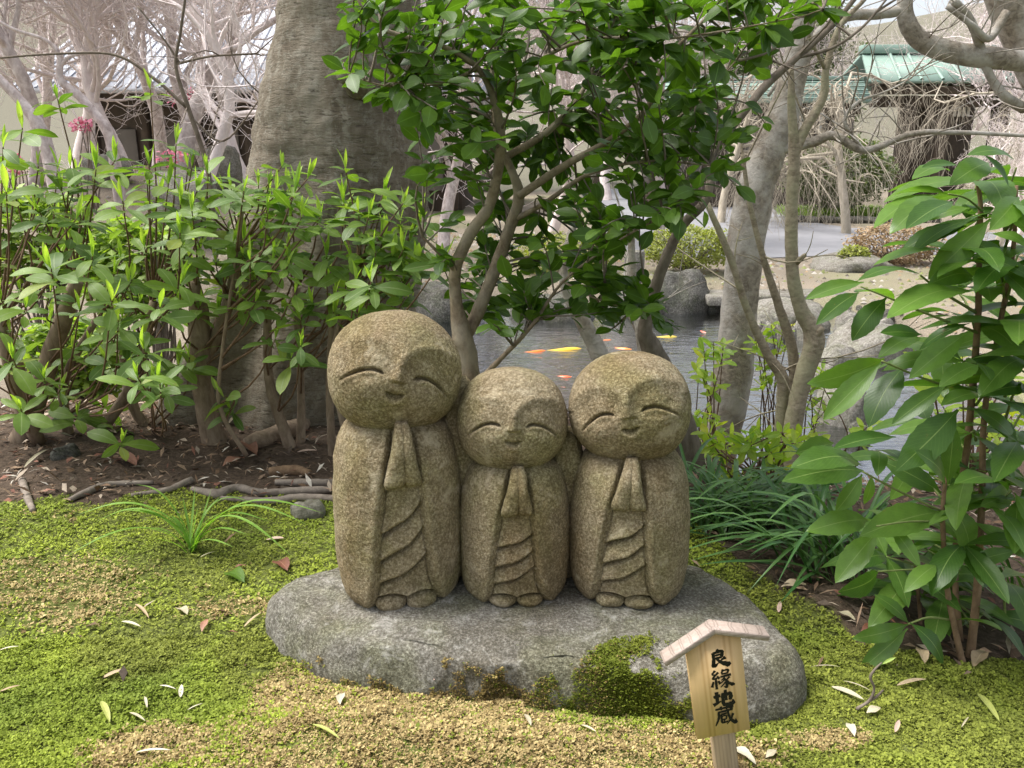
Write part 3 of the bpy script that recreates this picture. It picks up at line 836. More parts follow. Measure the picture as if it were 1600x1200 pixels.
    for key, dxp, dyp in (('ryo', 4, -55), ('en', 5, -17), ('chi', 5, 18), ('zou', 5, 50)):
        parts = []
        s_x, s_y = size * 1.02, size * (1.12 if key in ('zou', 'en') else 1.0)
        for si, st in enumerate(K[key]):
            A = np.array(st); c2 = catmull(A, 5) if len(A) > 2 else np.array([A[0] + (A[1] - A[0]) * t for t in np.linspace(0, 1, 6)])
            x = (c2[:, 0] - .5) * s_x + dxp * sc; z = zc - ((c2[:, 1] - .5) * s_y + dyp * sc)
            w = c2[:, 2] * size * (.092 if key in ('ryo', 'chi') else .068)
            w = w * (1 + .12 * np.sin(np.arange(len(w)) * 2.1 + si))
            tx, tz = np.gradient(x), np.gradient(z); l = np.hypot(tx, tz) + 1e-9
            nx_, nz_ = -tz / l, tx / l
            yv = -t2 - 0.0004 - 0.00006 * si
            L_ = np.column_stack([x + nx_ * w, np.full(len(x), yv), z + nz_ * w]); R_ = np.column_stack([x - nx_ * w, np.full(len(x), yv), z - nz_ * w])
            n = len(x)
            parts.append((np.vstack([L_, R_]), np.array([[i, i + 1, n + i + 1, n + i] for i in range(n - 1)])))
        V, f = join(parts)
        o = obj('painted_character', mesh('painted_character', V, f, M['ink'], False), board)
sign()

# ------------------------------------------------------------------ leaf meshes (shared)
def leaf_mesh(name, W=0.42, seg=7, fold=0.12, arch=0.08, shape=(0.9, 1.1), mat=None, serr=0.0, petiole=0.06, twist=0.0, wav=0.0):
    """leaf from (0,0,0) to (0,1,0), normal +Z, unit long"""
    t = np.linspace(0, 1, seg + 1)
    v = t
    tt = np.clip((v - petiole) / (1 - petiole), 0, 1)
    prof = (tt ** shape[0]) * ((1 - tt) ** shape[1])
    prof = prof / max(prof.max(), 1e-6) * W / 2 + 0.012 * (1 - tt)
    us = np.array([-1, -.5, 0, .5, 1])
    Vx = np.outer(prof, us)
    if serr:
        Vx[:, [0, 4]] *= (1 + serr * np.where(np.arange(seg + 1) % 2, 1, -1))[:, None]
    zz = arch * np.sin(math.pi * v)[:, None] + fold * np.abs(Vx) + wav * np.sin(v * 11)[:, None] * us[None, :] ** 2 * np.sign(us)[None, :]
    zz = zz + twist * Vx * v[:, None]
    Vv = np.stack([Vx, np.repeat(v[:, None], 5, 1), zz], -1).reshape(-1, 3)
    uv = np.stack([np.repeat((us[None, :] + 1) / 2, seg + 1, 0), np.repeat(v[:, None], 5, 1)], -1).reshape(-1, 2)
    fq = np.array([[i * 5 + j, i * 5 + j + 1, (i + 1) * 5 + j + 1, (i + 1) * 5 + j] for i in range(seg) for j in range(4)])
    return mesh(name, Vv, fq, mat, True, uv), Vv, fq, uv
def frame(base, tip, up):
    y = np.asarray(tip, float) - np.asarray(base, float); L = np.linalg.norm(y); y /= L + 1e-9
    x = np.cross(y, up); n = np.linalg.norm(x)
    if n < 1e-4: x = np.cross(y, np.array([1, 0.2, 0])); n = np.linalg.norm(x)
    x /= n; z = np.cross(x, y)
    return x, y, z, L
def leaf_obj(me, base, tip, up, parent, width=1.0, name='leaf'):
    x, y, z, L = frame(base, tip, up)
    o = bpy.data.objects.new(name, me)
    C.objects.link(o); o.parent = parent
    b = np.asarray(base) - origin_of(parent)
    o.matrix_basis = Matrix(((x[0] * L * width, y[0] * L, z[0] * L, b[0]), (x[1] * L * width, y[1] * L, z[1] * L, b[1]), (x[2] * L * width, y[2] * L, z[2] * L, b[2]), (0, 0, 0, 1)))
    return o
def leaf_mass(shape, items):
    """items: (base, tip, up, width) -> joined verts / faces / uv"""
    _, LV, LF, LU = shape
    Vs, Fs, Us = [], [], []
    for k, (b, t, u, w) in enumerate(items):
        x, y, z, L = frame(b, t, u)
        Vs.append(np.asarray(b) + L * (LV[:, 0:1] * w * x + LV[:, 1:2] * y + LV[:, 2:3] * z))
        Fs.append(LF + k * len(LV)); Us.append(LU)
    return np.vstack(Vs), np.vstack(Fs), np.vstack(Us)
def unit(v):
    v = np.asarray(v, float); return v / (np.linalg.norm(v) + 1e-12)
UPZ = np.array([0, 0, 1.0])

CAML = [leaf_mesh('camellia_leaf', .50, 8, .16, .05, (.75, .85), M['camellia'], .03), leaf_mesh('camellia_leaf', .46, 8, .05, .10, (.8, .9), M['camellia'], .03, wav=.015), leaf_mesh('camellia_leaf', .52, 8, .22, -.05, (.75, .8), M['camellia'], .03)]
CAMF = leaf_mesh('camellia_leaf_far', .50, 5, .16, .05, (.75, .85), M['camellia_far'])
SOLD = [leaf_mesh('shrub_leaf', .34, 8, .10, .09, (1.0, .75), M['shrub_old']), leaf_mesh('shrub_leaf', .30, 8, .2, .02, (1.1, .8), M['shrub_old'], wav=.012), leaf_mesh('shrub_leaf', .36, 8, .05, .12, (.95, .7), M['shrub_old'])]
SNEW = [leaf_mesh('young_leaf', .17, 8, .5, .03, (.9, .9), M['shrub_new']), leaf_mesh('young_leaf', .14, 8, .6, -.04, (.9, 1.0), M['shrub_new'])]
ARDL = [leaf_mesh('broad_leaf', .29, 14, .10, .10, (.95, .95), M['ardisia'], .035), leaf_mesh('broad_leaf', .31, 14, .06, .14, (.9, .9), M['ardisia'], .035, wav=.012), leaf_mesh('broad_leaf', .27, 14, .30, .06, (1.0, .9), M['ardisia'], .035)]
AZAL = [leaf_mesh('azalea_leaf', .36, 6, .12, .06, (1.0, .8), M['azalea']), leaf_mesh('azalea_leaf', .32, 6, .2, -.03, (1.0, .8), M['azalea'])]
DRYL = leaf_mesh('dry_leaf', .34, 7, .35, .10, (.8, .9), M['dry'], wav=.03)
DRYB = leaf_mesh('dry_blade', .10, 7, .4, .05, (.5, .7), M['pale'])

def ribbon(base, tip, w, arch=0.1, seg=10, sag=None, fold=.35, side=None):
    base = np.asarray(base, float); tip = np.asarray(tip, float)
    t = np.linspace(0, 1, seg + 1)[:, None]
    c = base + (tip - base) * t
    c[:, 2] += arch * np.sin(math.pi * t[:, 0] ** 0.8)
    T = np.gradient(c, axis=0); T /= np.linalg.norm(T, axis=1, keepdims=True)
    s = np.cross(T, UPZ if side is None else side); s /= np.linalg.norm(s, axis=1, keepdims=True) + 1e-9
    nrm = np.cross(s, T)
    ww = w * np.clip(np.minimum(1, (1 - t[:, 0]) * 3.2) * (0.6 + 0.4 * np.minimum(1, t[:, 0] * 5)), .03, 1)[:, None] / 2
    V = np.concatenate([c - s * ww + nrm * ww * fold, c, c + s * ww + nrm * ww * fold])
    n = seg + 1
    f = np.array([[i, n + i, n + i + 1, i + 1] for i in range(seg)] + [[n + i, 2 * n + i, 2 * n + i + 1, n + i + 1] for i in range(seg)])
    uv = np.concatenate([np.column_stack([np.full(n, u), t[:, 0]]) for u in (0, .5, 1)])
    return V, f, uv
def thick(V, f, h=0.0007):
    return V, f

# ------------------------------------------------------------------ moss (stuff)
rng = np.random.default_rng(7)
def patch(px, py, z, rx, ry):
    c = gz(px, py, z); ex = abs(gz(px + rx, py, z)[0] - c[0]); ey = abs(gz(px, py - ry, z)[1] - c[1])
    return (c[0], c[1], max(ex, .02), max(ey, .02))
TAN = [patch(90, 920, -.09, 130, 45), patch(240, 1175, -.1, 90, 30), patch(700, 1170, -.1, 280, 75), patch(480, 1090, -.1, 70, 40), patch(600, 1110, -.1, 150, 45), patch(1010, 1185, -.1, 150, 35), patch(560, 1250, -.1, 300, 80), patch(1290, 1190, -.12, 60, 16), patch(360, 950, -.09, 80, 14)]
OLIVE = [patch(1400, 1130, -.13, 320, 120), patch(1250, 960, -.12, 120, 50), patch(330, 880, -.09, 120, 45), patch(430, 1000, -.1, 60, 60), patch(230, 1010, -.1, 80, 50), patch(700, 1060, -.1, 120, 25)]
def moss_fields(x, y):
    j1 = n2(x, y, 9, 61); j2 = n2(x, y, 31, 63)
    tanf = np.zeros_like(x); olf = np.zeros_like(x)
    for L_, o_ in ((TAN, 't'), (OLIVE, 'o')):
        for cx, cy, ex, ey in L_:
            e = ((x - cx) / ex) ** 2 + ((y - cy) / ey) ** 2
            v = sst(2.1, .2, e + .8 * j1 + .5 * j2)
            if o_ == 't': tanf = np.maximum(tanf, v)
            else: olf = np.maximum(olf, v)
    tanf = np.maximum(tanf, .55 * sst(.75, 1.15, n2(x, y, 4.5, 71) + .35 * j2))
    return tanf, olf
def moss_cloud(n, xr, yr, size, on_slab=False, poly=None, seed=0):
    r = np.random.default_rng(seed)
    x = r.uniform(*xr, n); y = r.uniform(*yr, n)
    zg = ground_z(x, y); zs = slab_z(x, y)
    if on_slab:
        keep = zs > zg - .02
        z = np.maximum(zs, zg)
    else:
        keep = zs < zg - .01
        z = zg
    P = np.stack([x, y, z], 1)
    px, py = project(P)
    keep &= (px > -60) & (px < 1660) & (py < 1260)
    if poly is not None:
        keep &= inpoly(px + 18 * n2(x, y, 26, 77), py + 14 * n2(x, y, 26, 78), poly)
    else:
        keep &= ~soil_mask(P)
        keep &= n2(x, y, 16, 81) > -0.95
    return P[keep]
def moss_build(P, size, leafn=5, seed=0, dense=1.0):
    r = np.random.default_rng(seed)
    n = len(P)
    tanf, olf = moss_fields(P[:, 0], P[:, 1])
    hum = .5 + .5 * n2(P[:, 0], P[:, 1], 22, 91)
    sc = size * r.uniform(.6, 1.35, n) * (0.75 + 0.6 * hum)
    Pz = P.copy(); Pz[:, 2] += .006 * hum + .004 * n2(P[:, 0], P[:, 1], 60, 93)
    bright = np.array([.42, .49, .055]); deep = np.array([.16, .22, .028]); olive = np.array([.215, .235, .042]); tan = np.array([.60, .48, .22]); brown = np.array([.27, .19, .08])
    rnd = r.uniform(0, 1, n)
    base = deep + (bright - deep) * (np.clip(.62 + .5 * n2(P[:, 0], P[:, 1], 6, 95), 0, 1) * (.5 + .5 * rnd))[:, None]
    base = base * (1 - olf * .75)[:, None] + (olive * (.65 + .7 * rnd[:, None])) * (olf * .75)[:, None]
    tc = brown + (tan - brown) * r.uniform(0, 1, n)[:, None]
    pick = (r.uniform(0, 1, n) < tanf * .90)[:, None]
    base = np.where(pick, tc, base)
    Vs, Cs = [], []
    for k in range(leafn):
        a = r.uniform(0, 2 * math.pi, n); el = r.uniform(.15, 1.15, n)
        d = np.stack([np.cos(a) * np.cos(el), np.sin(a) * np.cos(el), np.sin(el)], 1)
        s = np.stack([-np.sin(a), np.cos(a), np.zeros(n)], 1)
        L = (sc * r.uniform(.7, 1.3, n))[:, None]; w = L * r.uniform(.22, .38, n)[:, None]
        o = Pz + np.stack([r.normal(0, 1, n), r.normal(0, 1, n), np.zeros(n)], 1) * (sc * .35)[:, None]
        mid = o + d * L * .55; tip = o + d * L - np.array([0, 0, 1.0]) * L * .18
        Vs.append(np.stack([o, mid + s * w, tip, mid - s * w], 1))
        Cs.append(np.repeat((base * r.uniform(.75, 1.25, n)[:, None])[:, None, :], 4, 1))
    V = np.concatenate(Vs).reshape(-1, 3); Cc = np.concatenate(Cs).reshape(-1, 3)
    f = np.arange(len(V)).reshape(-1, 4)
    return V, f, Cc
near = moss_cloud(150000, (-1.05, 1.25), (.78, 1.35), .0075, seed=1)
far_ = moss_cloud(75000, (-1.75, 2.0), (1.35, 2.25), .008, seed=2)
V1, f1, c1 = moss_build(near, .0050, 3, 11)
V2, f2, c2 = moss_build(far_, .0062, 3, 12)
V, f = join([(V1, f1), (V2, f2)])
tag(obj('moss', mesh('moss', V, f, M['moss'], False, None, np.vstack([c1, c2]))), 'yellow green moss carpet with tan dried patches around the slab', 'moss', kind='stuff')
SM1 = [(690, 1110), (700, 1060), (720, 1030), (745, 1022), (775, 1035), (800, 1055), (830, 1075), (850, 1110)]
SM2 = [(855, 1120), (868, 1060), (885, 1030), (940, 1020), (1000, 1022), (1030, 1050), (1060, 1100), (1085, 1160), (1000, 1150), (900, 1130)]
SM3 = [(540, 1090), (620, 1085), (720, 1075), (860, 1085), (960, 1110), (1090, 1150), (1090, 1175), (540, 1130)]
rs_ = np.random.default_rng(90)
fq_ = SLABQ; A_ = SV[fq_]
ar_ = np.linalg.norm(np.cross(A_[:, 2] - A_[:, 0], A_[:, 3] - A_[:, 1]), axis=1)
ar_ = np.where((A_[:, :, 1].mean(1) < SC[1]) & (A_[:, :, 2].mean(1) > -.17), ar_, 0)
ix_ = rs_.choice(len(fq_), 170000, p=ar_ / ar_.sum())
uu, vv_ = rs_.uniform(0, 1, (170000, 1)), rs_.uniform(0, 1, (170000, 1))
ps = (A_[ix_, 0] * (1 - uu) + A_[ix_, 1] * uu) * (1 - vv_) + (A_[ix_, 3] * (1 - uu) + A_[ix_, 2] * uu) * vv_
px_, py_ = project(ps)
jx = 40 * fbm(ps * 15, 4, 77); jy = 30 * fbm(ps * 15, 4, 78)
dn = np.zeros(len(ps))
for (cx_, cy_, rx_, ry_, k_) in ((965, 1100, 105, 72, 1.25), (765, 1092, 85, 42, 1.0), (560, 1100, 110, 22, .9), (1180, 1150, 90, 22, .7), (450, 1030, 50, 18, .5)):
    dn = np.maximum(dn, k_ * np.exp(-((px_ + jx - cx_) / rx_) ** 2 - ((py_ + jy - cy_) / ry_) ** 2))
dn = np.maximum(dn, .55 * sst(-.085, -.125, ps[:, 2]) * (.6 + .5 * fbm(ps * 30, 2, 79)))
kp = rs_.uniform(0, 1, len(ps)) < np.clip(dn * 1.5 - .42 + .35 * fbm(ps * 45, 2, 80), 0, 1)
ps = ps[kp] + np.array([0, -.002, -.003])
V, f, cc = moss_build(ps, .0042, 3, 15)
cc = cc * np.array([.66, .64, .5])
tag(obj('slab_moss', mesh('slab_moss', V, f, M['moss'], False, None, cc)), 'dark olive moss patches creeping up the front of the slab', 'moss', kind='stuff')

# ------------------------------------------------------------------ leaf litter on the soil (stuff)
r = np.random.default_rng(5)
n = 15000
x = r.uniform(-2.4, 2.3, n); y = r.uniform(1.2, 3.3, n)
P = np.stack([x, y, ground_z(x, y)], 1)
keep = (soil_mask(P) | (r.uniform(0, 1, n) < .02)) & (slab_z(x, y) < -1) & (pond_e(x, y) > 1.08)
P = P[keep]; n = len(P)
a = r.uniform(0, 2 * math.pi, n); tilt = r.normal(0, .35, n); L = r.uniform(.008, .045, n); w = L * r.choice([.12, .3, .45], n, p=[.45, .35, .2])
d = np.stack([np.cos(a), np.sin(a), tilt], 1); s = np.stack([-np.sin(a), np.cos(a), r.normal(0, .35, n)], 1)
o = P + np.array([0, 0, .004]) + np.stack([0 * a, 0 * a, r.uniform(0, .012, n)], 1)
mid = o + d * (L * .5)[:, None] + np.array([0, 0, .003])
V = np.stack([o, mid + s * (w / 2)[:, None], o + d * L[:, None], mid - s * (w / 2)[:, None]], 1).reshape(-1, 3)
pal = np.array([[.16, .10, .06], [.26, .18, .12], [.42, .34, .26], [.20, .09, .06], [.10, .075, .055], [.60, .55, .47]])
cc = pal[r.choice(6, n, p=[.27, .24, .16, .1, .18, .05])] * r.uniform(.7, 1.3, n)[:, None]
tag(obj('leaf_litter', mesh('leaf_litter', V, np.arange(len(V)).reshape(-1, 4), M['litter'], False, None, np.repeat(cc, 4, 0))), 'brown leaf and twig litter on the bare soil', 'leaf litter', kind='stuff')

# ------------------------------------------------------------------ big trunk
def big_tree():
    spec = [(415, 790, 520), (420, 720, 430), (432, 650, 375), (455, 540, 335), (490, 420, 302), (522, 300, 275), (530, 190, 262), (545, 0, 216), (556, -200, 196), (566, -500, 180), (575, -900, 165)]
    Y0 = 3.0
    P = np.array([at(a, b_, Y0) for a, b_, w in spec]); R = np.array([rad(w, p) for (a, b_, w), p in zip(spec, P)])
    c = catmull(np.column_stack([P, R]), 16)
    base = np.array([P[1][0], Y0, float(ground_z(P[1][0], Y0))])
    root = thing('large_tree', base, 'massive grey-barked tree trunk flaring at its base behind the shrubs', 'tree')
    ns = 150
    th = np.linspace(0, 2 * math.pi, ns, endpoint=False)
    hgt = c[:, 2] - base[2]
    flare = sst(1.3, -.1, hgt)
    RR = c[:, 3:4] * (1 + (.10 * flare[:, None] + .018) * np.sin(5 * th + 0.7)[None, :] + (.07 * flare[:, None]) * np.sin(9 * th + 2.1)[None, :] + .02 * np.sin(3 * th + .4 + 1.3 * hgt[:, None]))
    V = np.stack([c[:, 0:1] + RR * np.cos(th), c[:, 1:2] + RR * np.sin(th), np.repeat(c[:, 2:3], ns, 1)], -1).reshape(-1, 3)
    dirs = np.stack([np.cos(th), np.sin(th), 0 * th], 1)
    D = np.tile(dirs, (len(c), 1))
    w = .012 * fbm(V * 5, 3, 201) + .005 * fbm(V * np.array([9, 9, 38]), 3, 203) + .003 * fbm(V * np.array([40, 40, 60]), 2, 205)
    V = V + D * w[:, None]
    put('trunk', V, grid_faces(len(c), ns), M['bigbark'], root)
    # broken knot
    k = at(545, 118, Y0 - .36)
    kp = [k + np.array([.02, .08, -.01]), k + np.array([0, .02, 0]), k + np.array([-.01, -.035, .004])]
    Vk, fk = tube1(kp, [.055, .036, .026], 14, 5, .18, 5)
    put('knot', Vk, fk, M['bigbark'], root)
    # limbs and evergreen crown high above the picture
    parts = []
    top = P[-1]
    r = np.random.default_rng(3)
    cl = []
    for i in range(11):
        a = i / 11 * 2 * math.pi + r.uniform(-.2, .2); L = r.uniform(1.6, 3.0)
        s = P[-3] + (P[-1] - P[-3]) * r.uniform(.1, 1.0)
        e = s + np.array([math.cos(a) * L, math.sin(a) * L, r.uniform(.2, 1.1)])
        parts.append(tube1([s, (s + e) / 2 + np.array([0, 0, .3]), e], [.09, .06, .02], 7, 5, .1, i))
        for q_ in range(9):
            cl.append(s + (e - s) * r.uniform(.35, 1.05) + r.normal(0, .42, 3) * np.array([1, 1, .5]))
    Vb, fb = join(parts)
    limb = put('limbs', Vb, fb, M['bigbark'], root); limb['kind'] = 'stuff'
    cl = np.array(cl); cl = cl[cl[:, 1] > 2.3]; n = 3200
    cen = cl[r.integers(0, len(cl), n)] + r.normal(0, .30, (n, 3)) * np.array([1, 1, .6])
    items = quads(cen, r, .075)
    o = put('crown', items[0], items[1], M['crownleaf'], root, False, items[2]); o['kind'] = 'stuff'
def quads(cen, r, size, droop=0.0, asp=.5):
    n = len(cen)
    a = r.uniform(0, 2 * math.pi, n); el = r.normal(-.15 - droop, .5, n)
    d = np.stack([np.cos(a) * np.cos(el), np.sin(a) * np.cos(el), np.sin(el)], 1)
    nrm = unit_rows(np.stack([r.normal(0, .5, n), r.normal(0, .5, n), np.ones(n)], 1))
    s = unit_rows(np.cross(d, nrm))
    L = (size * r.uniform(.65, 1.3, n))[:, None]; w = L * asp / 2
    mid = cen + d * L * .5
    V = np.stack([cen, mid - s * w, cen + d * L, mid + s * w], 1).reshape(-1, 3)
    uv = np.tile(np.array([[.5, 0], [0, .5], [.5, 1], [1, .5]]), (n, 1))
    return V, np.arange(len(V)).reshape(-1, 4), uv
def unit_rows(a):
    return a / (np.linalg.norm(a, axis=1, keepdims=True) + 1e-12)
M['crownleaf'] = leaf_mat('crown_leaf', (0.05, 0.09, 0.02), (0.09, 0.15, 0.035), trans=.3, rough=.4, island=True)
M['farleaf'] = leaf_mat('far_evergreen_leaf', (0.06, 0.085, 0.035), (0.13, 0.165, 0.07), trans=.25, rough=.5, island=True)
M['bushleaf'] = leaf_mat('clipped_bush_leaf', (0.18, 0.19, 0.05), (0.36, 0.38, 0.09), trans=.3, rough=.6, island=True)
M['bushleaf2'] = leaf_mat('bright_bush_leaf', (0.12, 0.20, 0.035), (0.30, 0.40, 0.07), trans=.4, rough=.5, island=True)
M['brownleaf'] = leaf_mat('brown_hedge_leaf', (0.26, 0.16, 0.10), (0.44, 0.30, 0.19), trans=.2, rough=.7, island=True, tc=(1, 1, .9))
M['flower'] = leaf_mat('pink_petal', (0.75, 0.16, 0.32), (0.85, 0.34, 0.50), trans=.3, rough=.6, island=True, tc=(1, 1, 1))
big_tree()

# ------------------------------------------------------------------ camellia
def nearest_on(skel, p):
    d = np.linalg.norm(skel[:, :3] - p, axis=1)
    return skel[int(np.argmin(d))]
def curve_pts(a, b, sag, r, k=6):
    t = np.linspace(0, 1, k)[:, None]
    c = a + (b - a) * t
    side = r.normal(0, 1, 3) * np.linalg.norm(b - a) * .06
    return c + np.sin(t * math.pi) * (side + np.array([0, 0, sag * np.linalg.norm(b - a)]))
def camellia():
    Yb = 2.0
    S = {
        'stem': [[(733, 640, 56, Yb), (730, 570, 52, Yb), (722, 522, 46, Yb), (713, 475, 29, Yb), (712, 420, 27, Yb), (735, 365, 27, Yb - .02), (765, 320, 25, Yb - .03), (780, 252, 23, Yb - .04), (782, 205, 21, Yb - .05), (770, 150, 17, Yb - .05), (745, 105, 13, Yb - .06), (690, 72, 11, Yb - .08), (610, 50, 9, Yb - .1), (572, 20, 7, Yb - .12), (550, -20, 5, Yb - .12)],
                 [(724, 530, 34, Yb + .01), (742, 498, 30, Yb + .03), (770, 430, 28, Yb + .05), (795, 360, 26, Yb + .05), (811, 308, 25, Yb + .04), (800, 268, 19, Yb + .04), (785, 235, 17, Yb + .06), (772, 180, 13, Yb + .1), (770, 100, 10, Yb + .15), (790, 20, 8, Yb + .2), (800, -60, 6, Yb + .2)]],
        'branch': [[(811, 306, 19, Yb + .03), (880, 260, 17, Yb), (950, 220, 14, Yb - .03), (1010, 170, 12, Yb - .08), (1040, 95, 9, Yb - .1), (1110, 20, 7, Yb - .1), (1150, -40, 5, Yb - .1)],
                   [(800, 345, 14, Yb + .05), (850, 318, 11, Yb + .0), (920, 272, 9, Yb - .08), (1010, 252, 6, Yb - .15), (1110, 258, 4, Yb - .2)],
                   [(785, 248, 17, Yb + .05), (850, 210, 16, Yb + .12), (900, 158, 12, Yb + .18), (930, 100, 8, Yb + .22), (960, 20, 6, Yb + .25)],
                   [(733, 610, 14, Yb - .03), (775, 568, 12, Yb - .1), (830, 510, 9, Yb - .12), (880, 440, 6, Yb - .15), (960, 380, 5, Yb - .18), (1050, 330, 3, Yb - .2)],
                   [(716, 430, 10, Yb), (690, 400, 8, Yb - .03), (660, 370, 5, Yb - .05)],
                   [(778, 150, 12, Yb), (850, 90, 9, Yb - .1), (930, 60, 7, Yb - .18), (1050, 60, 5, Yb - .25), (1230, 30, 3, Yb - .3), (1285, 15, 2.4, Yb - .32)],
                   [(950, 220, 8, Yb - .03), (1020, 205, 6, Yb - .1), (1090, 160, 4, Yb - .15), (1150, 95, 3, Yb - .2)],
                   [(880, 440, 5, Yb - .15), (940, 470, 4, Yb - .18), (1020, 490, 3, Yb - .2)],
                   [(745, 108, 9, Yb - .06), (690, 130, 6, Yb - .1), (610, 135, 4, Yb - .18), (545, 118, 2.4, Yb - .22)]]}
    base = at(733, 640, Yb); base[2] = float(ground_z(base[0], Yb))
    root = thing('camellia_tree', base, 'glossy dark green camellia with two pale stems rising behind the statues', 'tree')
    skel = []
    for nm, L_ in S.items():
        for i, sp in enumerate(L_):
            if nm == 'stem' and i == 0: sp = [(722, 760, 58, Yb)] + sp
            V, f = pxtube([(a_, b_, w_ * .70, y_) for a_, b_, w_, y_ in sp], 12, 6, .09, i + 3)
            put(nm, V, f, M['cambark'], root)
            P = np.array([at(a[0], a[1], a[3]) for a in sp])
            skel.append(catmull(P, 8))
    skel = np.vstack(skel); skel = skel[skel[:, 2] > .35]
    poly = [(545, -40), (555, 60), (525, 110), (560, 150), (640, 175), (668, 240), (660, 300), (690, 345), (660, 395), (690, 430), (680, 480), (740, 520), (800, 545), (860, 500), (940, 520), (1045, 520), (1000, 450), (960, 400), (1010, 350), (1095, 340), (1105, 300), (1165, 260), (1175, 195), (1120, 160), (1140, 130), (1190, 110), (1230, 60), (1290, 20), (1290, -40)]
    holes = [(705, 300, 40), (870, 350, 32), (930, 290, 26), (700, 460, 18), (870, 130, 16), (990, 300, 20), (1060, 190, 20), (820, 290, 14), (930, 440, 14), (760, 300, 18)]
    STEMZONE = [(680, 520), (690, 420), (720, 350), (750, 250), (750, 170), (810, 170), (900, 130), (960, 200), (860, 300), (800, 420), (760, 520)]
    r = np.random.default_rng(11)
    twP, twR, leaves = [], [], []
    tries = 0; cnt = 0
    explicit = [(1285, 18), (1195, 192), (1120, 255), (1100, 330), (1040, 510), (545, 112), (1180, 110), (560, 20), (1150, 290), (660, 215), (690, 410), (1010, 470), (1170, 90), (1085, 130), (1075, 300)]
    while cnt < 420 and tries < 8000:
        tries += 1
        if cnt < len(explicit): px, py = explicit[cnt]
        else:
            px, py = r.uniform(520, 1295), r.uniform(-60, 550)
            if not inpoly([px], [py], poly)[0]: continue
            if any((px - a) ** 2 + (py - b_) ** 2 < c_ * c_ for a, b_, c_ in holes): continue
        tip = at(px, py, r.uniform(2.08, 2.34) if (cnt >= len(explicit) and inpoly([px], [py], STEMZONE)[0]) else r.uniform(1.62, 2.28))
        s = nearest_on(skel, tip + r.normal(0, .05, 3) - np.array([0, 0, .06]))
        L = np.linalg.norm(tip - s)
        if L > .55:
            continue
        c = curve_pts(s, tip, .06, r)
        twP.append(c); twR.append(np.linspace(.0035 if L > .2 else .0022, .0011, 6))
        cnt += 1
        nl = int(r.integers(5, 9))
        along = unit(c[-1] - c[-2])
        for k in range(nl):
            t = 1.0 if k == 0 else max(.25, 1 - k * r.uniform(.10, .15) * min(1.0, .16 / max(L, .05) + .5))
            idx = t * 5; i0 = min(4, int(idx)); p = c[i0] + (c[i0 + 1] - c[i0]) * (idx - i0)
            tg = unit(c[i0 + 1] - c[i0])
            side = unit(np.cross(tg, UPZ)) * (1 if k % 2 else -1)
            d = unit(tg * r.uniform(.5, 1.0) + side * r.uniform(.4, 1.0) * (0 if k == 0 else 1) + np.array([0, 0, r.uniform(-.55, .25)]) + r.normal(0, .18, 3))
            l = r.uniform(.044, .068)
            up = unit(UPZ + r.normal(0, .45, 3) + np.array([0, -.25, 0]))
            leaves.append((p, p + d * l, up, r.uniform(.9, 1.15)))
    V, f = tubes(np.array(twP), np.array(twR), 5)
    o = put('twigs', V, f, M['darkbark'], root); o['kind'] = 'stuff'
    leaves.sort(key=lambda q: q[0][1])
    for i, (b_, t, u, w) in enumerate(leaves[:300]):
        leaf_obj(CAML[i % 3][0], b_, t, u, root, w)
    V, f, uv = leaf_mass(CAMF, leaves[300:])
    o = put('foliage', V, f, M['camellia_far'], root, True, uv); o['kind'] = 'stuff'
camellia()

# ------------------------------------------------------------------ shrubs with upright young shoots
def rosette(tip, axis, root, r, scale=1.0, old=6, new=4, box_=None):
    axis = unit(axis)
    a0 = r.uniform(0, 6.28)
    e1 = unit(np.cross(axis, [0.3, 1, 0.1])); e2 = np.cross(axis, e1)
    for k in range(old):
        a = a0 + k * 2.4
        p = tip - axis * (.004 + .006 * k) * scale
        el = r.uniform(-.25, .35)
        d = unit((e1 * math.cos(a) + e2 * math.sin(a)) * math.cos(el) + axis * math.sin(el) + np.array([0, 0, -.08]))
        leaf_obj(SOLD[int(r.integers(0, 3))][0], p, p + d * r.uniform(.056, .098) * scale, unit(axis + r.normal(0, .3, 3)), root, r.uniform(.85, 1.2))
    for k in range(new):
        a = a0 + k * 2.1 + .5
        d = unit(axis + (e1 * math.cos(a) + e2 * math.sin(a)) * r.uniform(.12, .38) + np.array([0, 0, .15]))
        out = e1 * math.cos(a) + e2 * math.sin(a)
        leaf_obj(SNEW[k % 2][0], tip, tip + d * r.uniform(.035, .075) * scale, -out, root, r.uniform(.9, 1.3), 'young_leaf')
